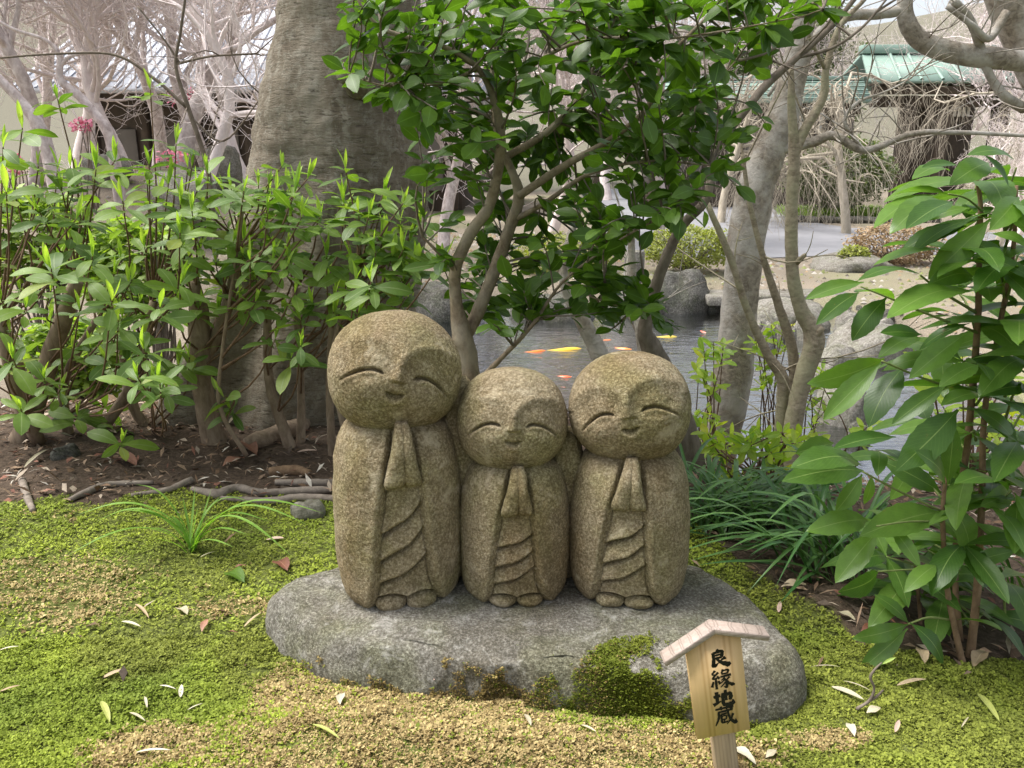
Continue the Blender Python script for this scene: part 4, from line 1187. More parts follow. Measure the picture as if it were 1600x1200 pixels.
def shrub(label, trunks, tips, seed, Yc):
    r = np.random.default_rng(seed)
    b0 = at(trunks[0][0][0], trunks[0][0][1], trunks[0][0][3])
    b0[2] = float(ground_z(b0[0], b0[1]))
    root = thing('evergreen_shrub', b0, label, 'shrub', 'leafy shrubs behind the moss on the left')
    sk = []
    for i, t in enumerate(trunks):
        t = list(t)
        V, f = pxtube(t, 10, 6, .10, seed + i)
        put('stem', V, f, M['shrubbark'], root)
        c = catmull(np.array([at(a[0], a[1], a[3]) for a in t]), 8)
        sk.append(c[len(c) // 4:])
    sk = np.vstack(sk)
    twP, twR = [], []
    for (px, py, Y) in tips:
        tip = at(px, py, Y)
        dd_ = np.linalg.norm(sk - tip, axis=1); hz = np.linalg.norm((sk - tip)[:, :2], axis=1)
        sc_ = dd_ + 3.0 * np.clip(sk[:, 2] - (tip[2] - .55 * hz - .08), 0, None) + r.uniform(0, .06, len(sk))
        s = sk[int(np.argmin(sc_))]
        L = np.linalg.norm(tip - s)
        mid = s + (tip - s) * .5 + np.array([(tip - s)[0] * .10, (tip - s)[1] * .1, -.03 * L]) + r.normal(0, .02, 3)
        c = catmull(np.array([s, mid, tip]), 5)
        c = c[np.round(np.linspace(0, len(c) - 1, 8)).astype(int)]
        twP.append(c); twR.append(np.linspace(.0042 if L > .2 else .003, .0016, 8))
        ax = unit(unit(c[-1] - c[-2]) * .6 + UPZ * .8 + r.normal(0, .18, 3))
        rosette(tip, ax, root, r, r.uniform(.85, 1.2), int(r.integers(5, 8)), int(r.integers(2, 4)))
    V, f = tubes(np.array(twP), np.array(twR), 5)
    o = put('twigs', V, f, M['shrubtwig'], root); o['kind'] = 'stuff'
    return root
def rtips(seed, n, x0, x1, y0, y1, Y0, Y1):
    r = np.random.default_rng(seed)
    out = []
    while len(out) < n:
        p = (r.uniform(x0, x1), r.uniform(y0, y1))
        if all((p[0] - q_[0]) ** 2 + (p[1] - q_[1]) ** 2 > 26 ** 2 for q_ in out) or r.uniform() < .1:
            out.append((*p, r.uniform(Y0, Y1)))
    return out
shrub('leafy shrub at the left edge of the picture, stems rising from the soil', [[(20, 705, 34, 2.42), (40, 660, 30, 2.42), (20, 560, 24, 2.4), (-10, 470, 18, 2.35)], [(60, 690, 22, 2.4), (20, 600, 18, 2.3), (0, 500, 12, 2.25)]],
      [(5, 230, 2.1), (35, 200, 2.25), (60, 260, 2.2), (10, 300, 2.0), (40, 480, 1.9), (20, 560, 2.0)] + rtips(1, 30, -60, 120, 240, 660, 1.95, 2.6), 101, 2.3)
shrub('leafy shrub with a thick stem leaning right near the left edge', [[(30, 715, 36, 2.45), (62, 610, 30, 2.45), (95, 510, 27, 2.42), (120, 440, 20, 2.4)], [(110, 700, 18, 2.5), (100, 600, 14, 2.5), (150, 500, 10, 2.45)]],
      [(90, 155, 2.35), (150, 265, 2.2), (80, 420, 1.9), (175, 470, 1.95), (250, 480, 2.0), (180, 250, 2.3), (110, 260, 2.25), (190, 690, 2.15)] + rtips(2, 27, 60, 250, 270, 680, 2.0, 2.7), 102, 2.3)
shrub('leafy shrub with slanting thin stems between two thicker-stemmed shrubs', [[(120, 715, 22, 2.5), (175, 650, 18, 2.52), (215, 580, 15, 2.5), (240, 470, 12, 2.48)], [(270, 700, 20, 2.62), (210, 640, 16, 2.6), (190, 540, 12, 2.6)]],
      [(235, 140, 2.5), (275, 225, 2.4), (225, 545, 1.92), (250, 600, 1.85), (215, 590, 1.8), (300, 260, 2.4)] + rtips(3, 28, 170, 330, 250, 640, 2.1, 2.7), 103, 2.4)
shrub('leafy shrub on one stout upright forked trunk before the big tree', [[(345, 712, 44, 2.45), (330, 670, 36, 2.45), (316, 600, 32, 2.45), (311, 500, 33, 2.44), (305, 440, 14, 2.42)], [(318, 560, 20, 2.46), (345, 510, 20, 2.46), (366, 430, 16, 2.48), (375, 340, 10, 2.5)]],
      [(325, 270, 2.3), (350, 300, 2.3), (420, 290, 2.35), (300, 330, 2.2), (440, 260, 2.4), (380, 400, 2.3)] + rtips(4, 28, 270, 460, 270, 490, 2.1, 2.55), 104, 2.4)
shrub('leafy shrub with several thin crooked stems before the big trunk', [[(462, 722, 22, 2.42), (440, 660, 17, 2.42), (420, 590, 15, 2.44), (418, 480, 12, 2.45)], [(470, 716, 16, 2.45), (470, 600, 12, 2.48), (462, 450, 14, 2.5)], [(385, 712, 8, 2.3), (345, 640, 7, 2.3), (346, 560, 6, 2.3), (380, 330, 4, 2.3)]],
      [(480, 280, 2.3), (430, 530, 2.2), (470, 500, 2.2), (455, 560, 2.15), (500, 340, 2.2), (470, 540, 2.1), (350, 620, 2.3), (360, 640, 2.35)] + rtips(5, 26, 380, 560, 290, 500, 2.1, 2.5), 105, 2.4)
shrub('leafy shrub reaching right beside the tallest statue', [[(520, 730, 14, 2.35), (515, 600, 12, 2.36), (520, 480, 9, 2.35)], [(548, 720, 10, 2.3), (520, 560, 8, 2.3), (560, 430, 6, 2.25)]],
      [(540, 265, 2.3), (560, 330, 2.2), (600, 370, 2.15), (630, 390, 2.1), (650, 420, 2.1), (580, 440, 2.0), (635, 490, 2.3), (560, 490, 2.1), (600, 300, 2.25), (690, 410, 2.0)] + rtips(6, 20, 520, 660, 310, 470, 2.05, 2.4), 106, 2.3)

# ------------------------------------------------------------------ stone-grey trees right of the statues
def pxtree(name, label, mat, specs, cat='tree', seed=0, twigs=0, group=None, sides=12, bumpy=.08):
    s0 = specs[0][0]
    b0 = at(s0[0], s0[1], s0[3]); b0[2] = min(b0[2], float(ground_z(b0[0], b0[1])))
    root = thing(name, b0, label, cat, group)
    sk = []
    for i, sp in enumerate(specs):
        V, f = pxtube(sp, sides, 7, bumpy, seed + i)
        put('trunk' if i == 0 else 'branch', V, f, mat, root)
        sk.append(catmull(np.array([at(a[0], a[1], a[3]) for a in sp]), 5))
    if twigs:
        r = np.random.default_rng(seed)
        sk = np.vstack(sk[1:] if len(sk) > 1 else sk)
        tp, tr = [], []
        for k in range(twigs):
            s = sk[int(r.integers(0, len(sk)))]
            L = r.uniform(.15, .55)
            e = s + unit(r.normal(0, 1, 3) + np.array([0, 0, .7])) * L
            c = curve_pts(s, e, r.uniform(-.1, .1), r)
            tp.append(c); tr.append(np.linspace(.0035, .0012, 6))
            for q_ in range(2):
                s2 = c[int(r.integers(2, 5))]; e2 = s2 + unit((e - s) / L + r.normal(0, .6, 3)) * L * r.uniform(.3, .6)
                tp.append(curve_pts(s2, e2, 0, r)); tr.append(np.linspace(.002, .001, 6))
        V, f = tubes(np.array(tp), np.array(tr), 4)
        o = put('twigs', V, f, mat, root); o['kind'] = 'stuff'
    return root
pxtree('leaning_tree', 'pale smooth-barked tree leaning right beside the pond', M['greybark'],
       [[(1070, 800, 96, 3.0), (1105, 735, 78, 3.0), (1128, 670, 62, 3.0), (1148, 560, 60, 3.0), (1160, 430, 56, 3.0), (1175, 320, 58, 3.0), (1200, 240, 56, 3.0), (1232, 150, 46, 3.0), (1250, 60, 38, 3.0), (1262, -60, 32, 3.0), (1280, -300, 26, 3.0)],
        [(1205, 236, 18, 2.98), (1270, 222, 16, 2.95), (1302, 212, 14, 2.92), (1342, 233, 12, 2.9), (1370, 231, 11, 2.9), (1425, 209, 9, 2.9), (1500, 207, 7, 2.9), (1640, 214, 5, 2.9)],
        [(1345, 231, 7, 2.9), (1320, 190, 6, 2.9), (1340, 160, 5, 2.9), (1380, 145, 3, 2.9)]], seed=40, twigs=14)
pxtree('forked_tree', 'slender pale tree with pruned forks in front of the leaning one', M['thinbark'],
       [[(1232, 790, 34, 2.55), (1235, 700, 29, 2.55), (1250, 610, 28, 2.55), (1272, 530, 32, 2.55), (1250, 480, 22, 2.55), (1238, 420, 20, 2.55), (1237, 330, 19, 2.55), (1241, 240, 18, 2.55), (1237, 170, 13, 2.55), (1236, 105, 9, 2.55)],
        [(1241, 240, 17, 2.55), (1256, 205, 16, 2.55), (1286, 152, 13, 2.55), (1291, 105, 11, 2.55), (1312, 42, 9, 2.55), (1350, 0, 7, 2.55), (1400, -60, 5, 2.55)],
        [(1214, 780, 24, 2.6), (1222, 640, 20, 2.6), (1222, 590, 19, 2.6), (1200, 555, 15, 2.6), (1168, 485, 12, 2.6), (1142, 405, 11, 2.6), (1105, 318, 9, 2.6)],
        [(1241, 690, 22, 2.62), (1240, 560, 17, 2.62), (1218, 482, 14, 2.62), (1192, 400, 10, 2.62), (1172, 320, 8, 2.62), (1160, 240, 6, 2.62)],
        [(1270, 530, 16, 2.54), (1285, 512, 9, 2.52)], [(1245, 410, 10, 2.54), (1258, 398, 6, 2.5)], [(1290, 110, 6, 2.55), (1262, 40, 5, 2.5), (1290, -40, 4, 2.5)]], seed=50, twigs=16)
pxtree('dark_branch_tree', 'brown crooked tree behind the right statue, branching up over the pond', M['darkbark'],
       [[(1080, 780, 60, 2.3), (1068, 700, 56, 2.3), (1045, 610, 44, 2.3), (1018, 545, 34, 2.3), (1008, 510, 22, 2.3), (1030, 432, 18, 2.3), (1062, 358, 16, 2.3), (1104, 310, 14, 2.3), (1116, 240, 12, 2.35), (1160, 178, 13, 2.35), (1200, 130, 13, 2.4), (1245, 90, 11, 2.4), (1300, 40, 9, 2.4), (1350, -20, 7, 2.4)],
        [(1198, 132, 9, 2.4), (1196, 90, 7, 2.4), (1165, 50, 5, 2.4), (1120, 10, 4, 2.4)],
        [(1245, 90, 6, 2.4), (1300, 75, 5, 2.38), (1350, 40, 4, 2.36), (1400, -20, 3, 2.35)]], seed=60, twigs=12)
pxtree('curved_tree', 'pale curved trunk showing between the short and right statues', M['greybark'],
       [[(985, 760, 48, 2.5), (968, 640, 40, 2.5), (940, 562, 30, 2.5), (915, 510, 25, 2.5), (892, 470, 18, 2.5), (880, 420, 14, 2.5), (900, 340, 11, 2.55), (935, 250, 9, 2.6)],
        [(1012, 700, 40, 2.52), (1018, 600, 34, 2.52), (1006, 530, 24, 2.52), (990, 440, 14, 2.55), (985, 340, 10, 2.55)]], seed=65, twigs=6)
pxtree('overhanging_tree', 'grey tree at the right edge with a thick branch reaching in', M['greybark'],
       [[(1830, 800, 120, 3.6), (1790, 600, 100, 3.6), (1730, 350, 84, 3.6), (1660, 160, 76, 3.6), (1612, 70, 70, 3.6), (1580, 10, 62, 3.6), (1545, -90, 50, 3.6), (1530, -300, 40, 3.6)],
        [(1680, 100, 40, 3.55), (1600, 96, 32, 3.5), (1530, 88, 34, 3.5), (1470, 78, 32, 3.5), (1432, 58, 28, 3.5), (1414, 20, 24, 3.5), (1418, -30, 22, 3.5), (1440, -100, 18, 3.5)],
        [(1416, 15, 16, 3.5), (1370, 22, 17, 3.5), (1330, 24, 16, 3.48), (1290, 40, 13, 3.45), (1240, 95, 9, 3.4), (1200, 150, 5, 3.4)],
        [(1600, 170, 16, 3.55), (1570, 150, 15, 3.5), (1545, 115, 13, 3.5), (1520, 40, 14, 3.45), (1490, 0, 12, 3.4)],
        [(1572, 20, 14, 3.5), (1545, 60, 12, 3.45), (1520, 40, 9, 3.4), (1480, 10, 8, 3.4)]], seed=70, twigs=26)
pxtree('dark_sapling', 'thin dark bare sapling rising out of the left shrubs', M['darkbark'],
       [[(352, 560, 9, 3.6), (340, 420, 8, 3.6), (328, 290, 8, 3.6), (318, 240, 7.5, 3.6), (294, 168, 7, 3.6), (275, 105, 5.5, 3.6), (282, 50, 4.5, 3.6), (292, -20, 4, 3.6)],
        [(292, 168, 6, 3.6), (240, 122, 5, 3.6), (180, 86, 4, 3.6), (90, 84, 3.4, 3.6), (-20, 92, 3, 3.6)],
        [(276, 100, 4, 3.6), (330, 88, 3.5, 3.6), (400, 84, 3, 3.6)], [(282, 100, 3.5, 3.6), (255, 60, 3, 3.6), (215, 10, 2.6, 3.6)], [(300, 185, 3, 3.6), (350, 220, 3, 3.6), (410, 150, 2, 3.6)]], seed=80, twigs=10)

# ------------------------------------------------------------------ broad-leaved plant on the right
def broad_plant():
    Yb = 1.31
    b0 = at(1505, 1025, Yb); b0[2] = float(ground_z(b0[0], b0[1]))
    root = thing('broad_leaved_shrub', b0, 'tall large-leaved shrub with red-brown stems at the right edge', 'shrub')
    stems = [[(1506, 1045, 15, 1.30), (1498, 1010, 12, 1.30), (1480, 920, 11, 1.30), (1473, 810, 9, 1.29), (1478, 745, 7, 1.28)],
             [(1500, 1000, 13, 1.36), (1492, 900, 12, 1.37), (1500, 780, 12, 1.38), (1512, 690, 13, 1.38), (1520, 600, 14, 1.37), (1528, 500, 12, 1.36), (1530, 400, 11, 1.35), (1532, 320, 9, 1.34), (1526, 280, 7, 1.33)],
             [(1512, 1040, 19, 1.33), (1519, 1000, 16, 1.33), (1528, 905, 15, 1.33), (1534, 780, 13, 1.34), (1538, 650, 11, 1.36), (1560, 520, 10, 1.36), (1582, 400, 9, 1.35), (1588, 290, 7, 1.34)],
             [(1440, 990, 8, 1.42), (1432, 900, 7, 1.42), (1420, 810, 6, 1.42)]]
    for i, sp in enumerate(stems):
        V, f = pxtube([(a_, b_, w_ * .8, y_) for a_, b_, w_, y_ in sp], 9, 6, .08, i + 7); put('stem', V, f, M['ardbark'], root)
    for i, sp in enumerate([[(1528, 520, 5, 1.36), (1440, 487, 4, 1.30), (1390, 466, 3, 1.27), (1345, 448, 2.5, 1.25)], [(1528, 490, 5, 1.36), (1470, 455, 4, 1.33), (1438, 430, 3, 1.31)], [(1520, 618, 5, 1.37), (1440, 590, 4, 1.3), (1378, 564, 3, 1.26)],
                            [(1474, 800, 4, 1.29), (1400, 765, 4, 1.25), (1348, 737, 3, 1.22)], [(1482, 968, 4, 1.30), (1450, 965, 3.5, 1.27), (1420, 975, 3, 1.25)], [(1473, 815, 4, 1.29), (1420, 815, 3, 1.25), (1370, 822, 3, 1.22)], [(1535, 330, 4, 1.34), (1510, 310, 3, 1.31), (1482, 303, 3, 1.29)],
                            [(1500, 890, 4, 1.37), (1430, 890, 3, 1.33), (1372, 893, 2.5, 1.3)], [(1585, 320, 4, 1.34), (1580, 290, 3, 1.32), (1588, 262, 3, 1.3)], [(1473, 780, 4, 1.29), (1440, 745, 3, 1.33), (1372, 705, 2.5, 1.35)], [(1534, 800, 4, 1.34), (1560, 785, 3, 1.3), (1580, 767, 3, 1.28)], [(1520, 640, 4, 1.37), (1505, 638, 4, 1.28), (1500, 637, 3, 1.25)]]):
        V, f = pxtube(sp, 6, 5, 0, i); put('petiole', V, f, M['greenstem'], root)
    LV = [(1480, 303, 1378, 313), (1485, 268, 1425, 281), (1497, 258, 1440, 262), (1545, 255, 1483, 290), (1585, 250, 1510, 243), (1535, 240, 1576, 292), (1480, 305, 1365, 357), (1470, 313, 1390, 366), (1490, 315, 1415, 358), (1515, 325, 1448, 345), (1510, 353, 1405, 395), (1548, 342, 1450, 437), (1518, 377, 1576, 424), (1545, 365, 1610, 388), (1592, 308, 1546, 360), (1500, 380, 1472, 418),
          (1437, 428, 1338, 440), (1350, 441, 1258, 468), (1342, 457, 1275, 508), (1385, 465, 1331, 533), (1400, 470, 1335, 457), (1522, 455, 1385, 498), (1520, 432, 1450, 445), (1440, 523, 1375, 520), (1515, 505, 1436, 547), (1382, 560, 1261, 600), (1377, 567, 1286, 657), (1412, 573, 1357, 668), (1440, 528, 1372, 560), (1510, 520, 1420, 592), (1530, 570, 1467, 605), (1525, 622, 1615, 610), (1480, 600, 1393, 664),
          (1497, 640, 1399, 737), (1512, 635, 1592, 704), (1481, 757, 1491, 664), (1477, 760, 1429, 704), (1471, 770, 1379, 720), (1302, 692, 1243, 708), (1350, 736, 1221, 752), (1345, 726, 1234, 732), (1347, 741, 1306, 799), (1362, 742, 1350, 788), (1372, 704, 1371, 744), (1400, 683, 1302, 701), (1580, 765, 1531, 791), (1576, 768, 1491, 757), (1585, 770, 1615, 830),
          (1470, 800, 1342, 838), (1356, 813, 1259, 831), (1372, 829, 1305, 911), (1390, 821, 1438, 887), (1484, 784, 1509, 877), (1520, 815, 1606, 874), (1464, 882, 1413, 926), (1500, 887, 1464, 921), (1507, 885, 1567, 913), (1372, 893, 1309, 925), (1420, 975, 1332, 998), (1418, 982, 1342, 1049), (1420, 974, 1366, 929), (1422, 973, 1473, 1037), (1495, 968, 1566, 986), (1510, 880, 1586, 861)]
    r = np.random.default_rng(21)
    wide = {11: 1.25, 12: 1.2, 27: 1.45, 33: 1.2, 34: 1.3, 19: 1.35, 50: 1.25, 52: 1.25, 61: 1.3, 41: 1.35}
    k = 0
    for i, (bx, by, tx, ty) in enumerate(LV):
        Yl = 1.27 + r.uniform(-.05, .08)
        L = math.hypot(tx - bx, ty - by)
        b_ = at(bx, by, Yl); t = at(tx, ty, Yl + r.uniform(-.10, .03))
        steep = abs(ty - by) / L
        up = unit(np.array([0, -.45 - .5 * steep, .9]) + r.normal(0, .42, 3))
        leaf_obj(ARDL[i % 3][0], b_, t, up, root, wide.get(i, 1.0) * (1.12 if L < 80 else 1.0))
    # leaves further back and off to the right
    whorls = [(1560, 300, 1.5), (1590, 400, 1.45), (1500, 460, 1.55), (1570, 520, 1.5), (1470, 560, 1.55), (1600, 640, 1.45), (1450, 660, 1.55), (1560, 700, 1.5), (1420, 730, 1.5), (1500, 720, 1.6), (1610, 760, 1.4), (1400, 830, 1.5), (1450, 860, 1.5), (1560, 420, 1.3), (1600, 560, 1.3), (1640, 300, 1.35), (1650, 480, 1.35), (1440, 930, 1.45)] + [(1525 + 22 * math.sin(i * 2.3), 285 + i * 56, 1.33 + .05 * math.cos(i * 1.7)) for i in range(11)] + [(1590, 330 + i * 90, 1.28) for i in range(6)] + [(1420, 905, 1.4), (1565, 905, 1.38), (1505, 850, 1.28), (1385, 870, 1.42), (1475, 930, 1.4), (1540, 960, 1.42)]
    for (px, py, Y) in whorls:
        c = at(px, py, Y)
        a0 = r.uniform(0, 6.28)
        for k in range(5):
            a = a0 + k * 1.26 + r.uniform(-.25, .25)
            d = unit(np.array([math.cos(a), math.sin(a), r.uniform(-.5, .15)]))
            leaf_obj(ARDL[k % 3][0], c, c + d * r.uniform(.11, .17), unit(UPZ + r.normal(0, .25, 3)), root)
        s = at(1525 if px < 1560 else 1570, py + (60 if abs(px - 1525) > 24 else 12), 1.37)
        V, f = tube1([s, (s + c) / 2 + np.array([0, 0, .01]), c], [.0028, .0022, .0018], 5, 4); put('petiole', V, f, M['greenstem'], root)
broad_plant()

# ------------------------------------------------------------------ strap-leaved grass right of the slab
def clump(name, label, mat, base_px, spread, n, seed, Lr, wr, aim, arch=(.03, .12), group=None, zoff=0):
    r = np.random.default_rng(seed)
    b0 = gz(base_px[0], base_px[1], -.12); b0[2] = float(ground_z(b0[0], b0[1]))
    root = thing(name, b0, label, 'grass', group)
    for k in range(n):
        s = b0 + np.array([r.normal(0, spread), r.normal(0, spread * .7), 0]); s[2] = float(ground_z(s[0], s[1])) - .003
        L = r.uniform(*Lr)
        a = r.normal(*aim[k % len(aim)])
        el = r.uniform(.05, .75)
        e = s + L * np.array([math.cos(a) * math.cos(el), math.sin(a) * math.cos(el), math.sin(el) * .8])
        e[2] = max(e[2], -.08)
        V, f, uv = ribbon(s, e, r.uniform(*wr), r.uniform(*arch) * L / .3, 9)
        o = put('blade', V, f, mat, root, True, uv)
    return root
LG = 'strap leaved grass clumps behind the slab'
clump('liriope_clump', 'dark green strap-leaved grass touching the right statue', M['liriope'], (1120, 850), .045, 60, 1, (.18, .40), (.007, .013), [(.2, .5), (2.6, .6), (1.2, .6)], group=LG)
clump('liriope_clump', 'dark green strap-leaved grass sweeping left from under the large-leaved shrub', M['liriope'], (1300, 905), .06, 75, 2, (.2, .42), (.007, .013), [(2.9, .35), (3.4, .3), (2.2, .6), (.6, .6)], group=LG)
clump('liriope_clump', 'dark green strap-leaved grass rising upright between slab and azalea', M['liriope'], (1205, 845), .06, 65, 3, (.18, .36), (.007, .012), [(1.2, .7), (2.8, .4), (.3, .4)], (.0, .08), group=LG)
clump('liriope_clump', 'few long grass blades on the ground at the far right edge', M['liriope'], (1590, 930), .03, 12, 4, (.2, .34), (.006, .009), [(3.0, .3), (3.5, .2)], group=LG)

def tuft():
    Yb = gz(300, 848, -.09)[1]
    b0 = gz(300, 848, -.085); b0[2] = float(ground_z(b0[0], b0[1]))
    root = thing('grass_tuft', b0, 'single light green grass tuft with long arching blades on the moss', 'grass')
    tips = [(105, 868, -.22, .05), (190, 797, -.02, .03), (212, 757, .05, .05), (240, 842, -.12, .01), (120, 805, -.05, .06), (150, 815, .0, .06), (400, 788, .03, .06), (505, 802, -.03, .07), (458, 872, -.12, .08), (350, 800, .0, .02), (330, 765, .03, .0), (305, 760, .05, .0), (285, 775, .05, .0), (420, 815, -.05, .05), (265, 805, 0, .02), (345, 775, .08, .02), (230, 825, -.05, .02), (480, 820, -.1, .07), (310, 790, 0, .0), (365, 855, -.12, .02), (385, 835, -.1, .03)]
    r = np.random.default_rng(9)
    for i, (px, py, dy, ar) in enumerate(tips):
        s = b0 + np.array([r.normal(0, .008), r.normal(0, .008), 0]); e = at(px, py, Yb + dy)
        e[2] = max(e[2], float(ground_z(e[0], e[1])) + .008)
        V, f, uv = ribbon(s, e, r.uniform(.005, .010), ar * 1.2, 12)
        put('blade', V, f, M['tuft'], root, True, uv)
tuft()

# ------------------------------------------------------------------ azaleas with small yellow-green leaves by the pond
def azalea(label, base, tips, seed, sc=1.0, nl=(6, 10), tilt=.0):
    r = np.random.default_rng(seed)
    b0 = at(*base); b0[2] = float(ground_z(b0[0], b0[1]))
    root = thing('azalea_bush', b0, label, 'shrub', 'yellow green azaleas by the pond')
    tp, tr = [], []
    for (px, py, Y) in tips:
        tip = at(px, py, Y)
        mid = (b0 + tip) / 2 + r.normal(0, .04, 3)
        c = catmull(np.array([b0 + r.normal(0, .02, 3) * np.array([1, 1, 0]), mid, tip]), 5); c = c[np.round(np.linspace(0, len(c) - 1, 8)).astype(int)]
        tp.append(c); tr.append(np.linspace(.004, .0013, 8))
        ax = unit(unit(c[-1] - c[-2]) + UPZ * .4 + r.normal(0, .25, 3))
        e1 = unit(np.cross(ax, [.2, 1, .1])); e2 = np.cross(ax, e1); a0 = r.uniform(0, 6)
        for k in range(int(r.integers(*nl))):
            a = a0 + k * 2.4; el = r.uniform(-.2, .9)
            d = unit((e1 * math.cos(a) + e2 * math.sin(a)) * math.cos(el) + ax * math.sin(el))
            p = tip - ax * .006 * k
            leaf_obj(AZAL[k % 2][0], p, p + d * r.uniform(.036, .062) * sc, unit(ax + r.normal(0, .3, 3)), root, r.uniform(.9, 1.2))
    V, f = tubes(np.array(tp), np.array(tr), 5)
    o = put('twigs', V, f, M['shrubtwig'], root); o['kind'] = 'stuff'
azalea('azalea sprigs hanging against the water left of the leaning tree', (1105, 760, 2.75), [(1100, 548, 2.6), (1115, 535, 2.65), (1128, 560, 2.6), (1098, 590, 2.6), (1118, 600, 2.65), (1130, 540, 2.7), (1092, 575, 2.65), (1085, 650, 2.6), (1110, 645, 2.6), (1075, 670, 2.6), (1095, 690, 2.6), (1120, 660, 2.7), (1080, 720, 2.5)], 1)
azalea('azalea sprigs showing between the leaning and the forked tree', (1205, 800, 2.9), [(1190, 520, 2.8), (1205, 508, 2.8), (1225, 512, 2.8), (1185, 545, 2.8), (1195, 565, 2.8), (1180, 530, 2.85), (1215, 535, 2.85), (1200, 590, 2.8), (1228, 540, 2.8), (1238, 620, 2.8), (1190, 600, 2.8)], 2)
azalea('azalea sprigs with yellow leaves right of the forked tree', (1265, 800, 2.8), [(1278, 590, 2.7), (1265, 605, 2.7), (1290, 600, 2.7), (1270, 630, 2.7), (1285, 575, 2.75), (1262, 680, 2.7), (1270, 660, 2.65), (1275, 690, 2.6), (1350, 670, 2.5), (1362, 660, 2.5), (1345, 685, 2.5), (1290, 640, 2.7)], 3)
r_ = np.random.default_rng(44)
azalea('dense bright azalea low between the tree trunks and the grass', (1175, 850, 2.25), [(r_.uniform(1090, 1250), r_.uniform(665, 790), r_.uniform(2.0, 2.45)) for _ in range(42)], 4, 1.0, (6, 9))
azalea('azalea foliage glimpsed through the large-leaved shrub', (1500, 850, 2.4), [(r_.uniform(1440, 1610), r_.uniform(520, 700), r_.uniform(2.1, 2.5)) for _ in range(26)], 5, 1.0, (6, 9))

# ------------------------------------------------------------------ buildings across the pond
M['copper'] = simple('green_copper', (0.235, 0.33, 0.28), 0.6, (0.18, 0.265, 0.22), 1.5, 0.1, 0.01, 0.4)
M['copperseam'] = simple('green_copper_seam', (0.27, 0.375, 0.315), 0.6, (0.21, 0.30, 0.25), 1.5, 0.1, 0.01, 0.4)
M['darkwood'] = simple('dark_timber', (0.10, 0.075, 0.055), 0.8, (0.05, 0.04, 0.03), 3, 0.2, 0.01)
M['plaster'] = simple('white_plaster', (0.78, 0.77, 0.74), 0.8, (0.66, 0.65, 0.62), 2, 0.1, 0.01)
M['greyplaster'] = simple('grey_wall', (0.22, 0.20, 0.175), 0.85, (0.15, 0.135, 0.12), 1, 0.15, 0.01)
M['tile'] = simple('grey_roof_tile', (0.47, 0.49, 0.54), 0.5, (0.38, 0.40, 0.45), 2, 0.2, 0.01, 0.5)
def slab_between(a, b, th):
    """box plate between eave edge a(p0,p1) and ridge edge b(p0,p1), thickness th downwards"""
    V = np.array([a[0], a[1], b[1], b[0]], float); n = unit(np.cross(V[1] - V[0], V[3] - V[0]))
    if n[2] < 0: n = -n
    V = np.vstack([V, V - n * th])
    f = np.array([[0, 1, 2, 3], [7, 6, 5, 4], [0, 4, 5, 1], [1, 5, 6, 2], [2, 6, 7, 3], [3, 7, 4, 0]])
    return V, f
def seams(root, a, b, n, r_, mat, name):
    for k in range(n):
        t = (k + .5) / n
        p = np.asarray(a[0]) + (np.asarray(a[1]) - np.asarray(a[0])) * t; q_ = np.asarray(b[0]) + (np.asarray(b[1]) - np.asarray(b[0])) * t
        V, f = tubes(np.array([[p, (p + q_) / 2, q_]]), np.full((1, 3), r_), 6); put(name, V, f, mat, root)
def bx(root, name, x0, x1, y0, y1, z0, z1, mat, bev=.01):
    V, f = box(((x0 + x1) / 2, (y0 + y1) / 2, (z0 + z1) / 2), (x1 - x0, y1 - y0, z1 - z0), None, bev)
    return put(name, V, f, mat, root, False)
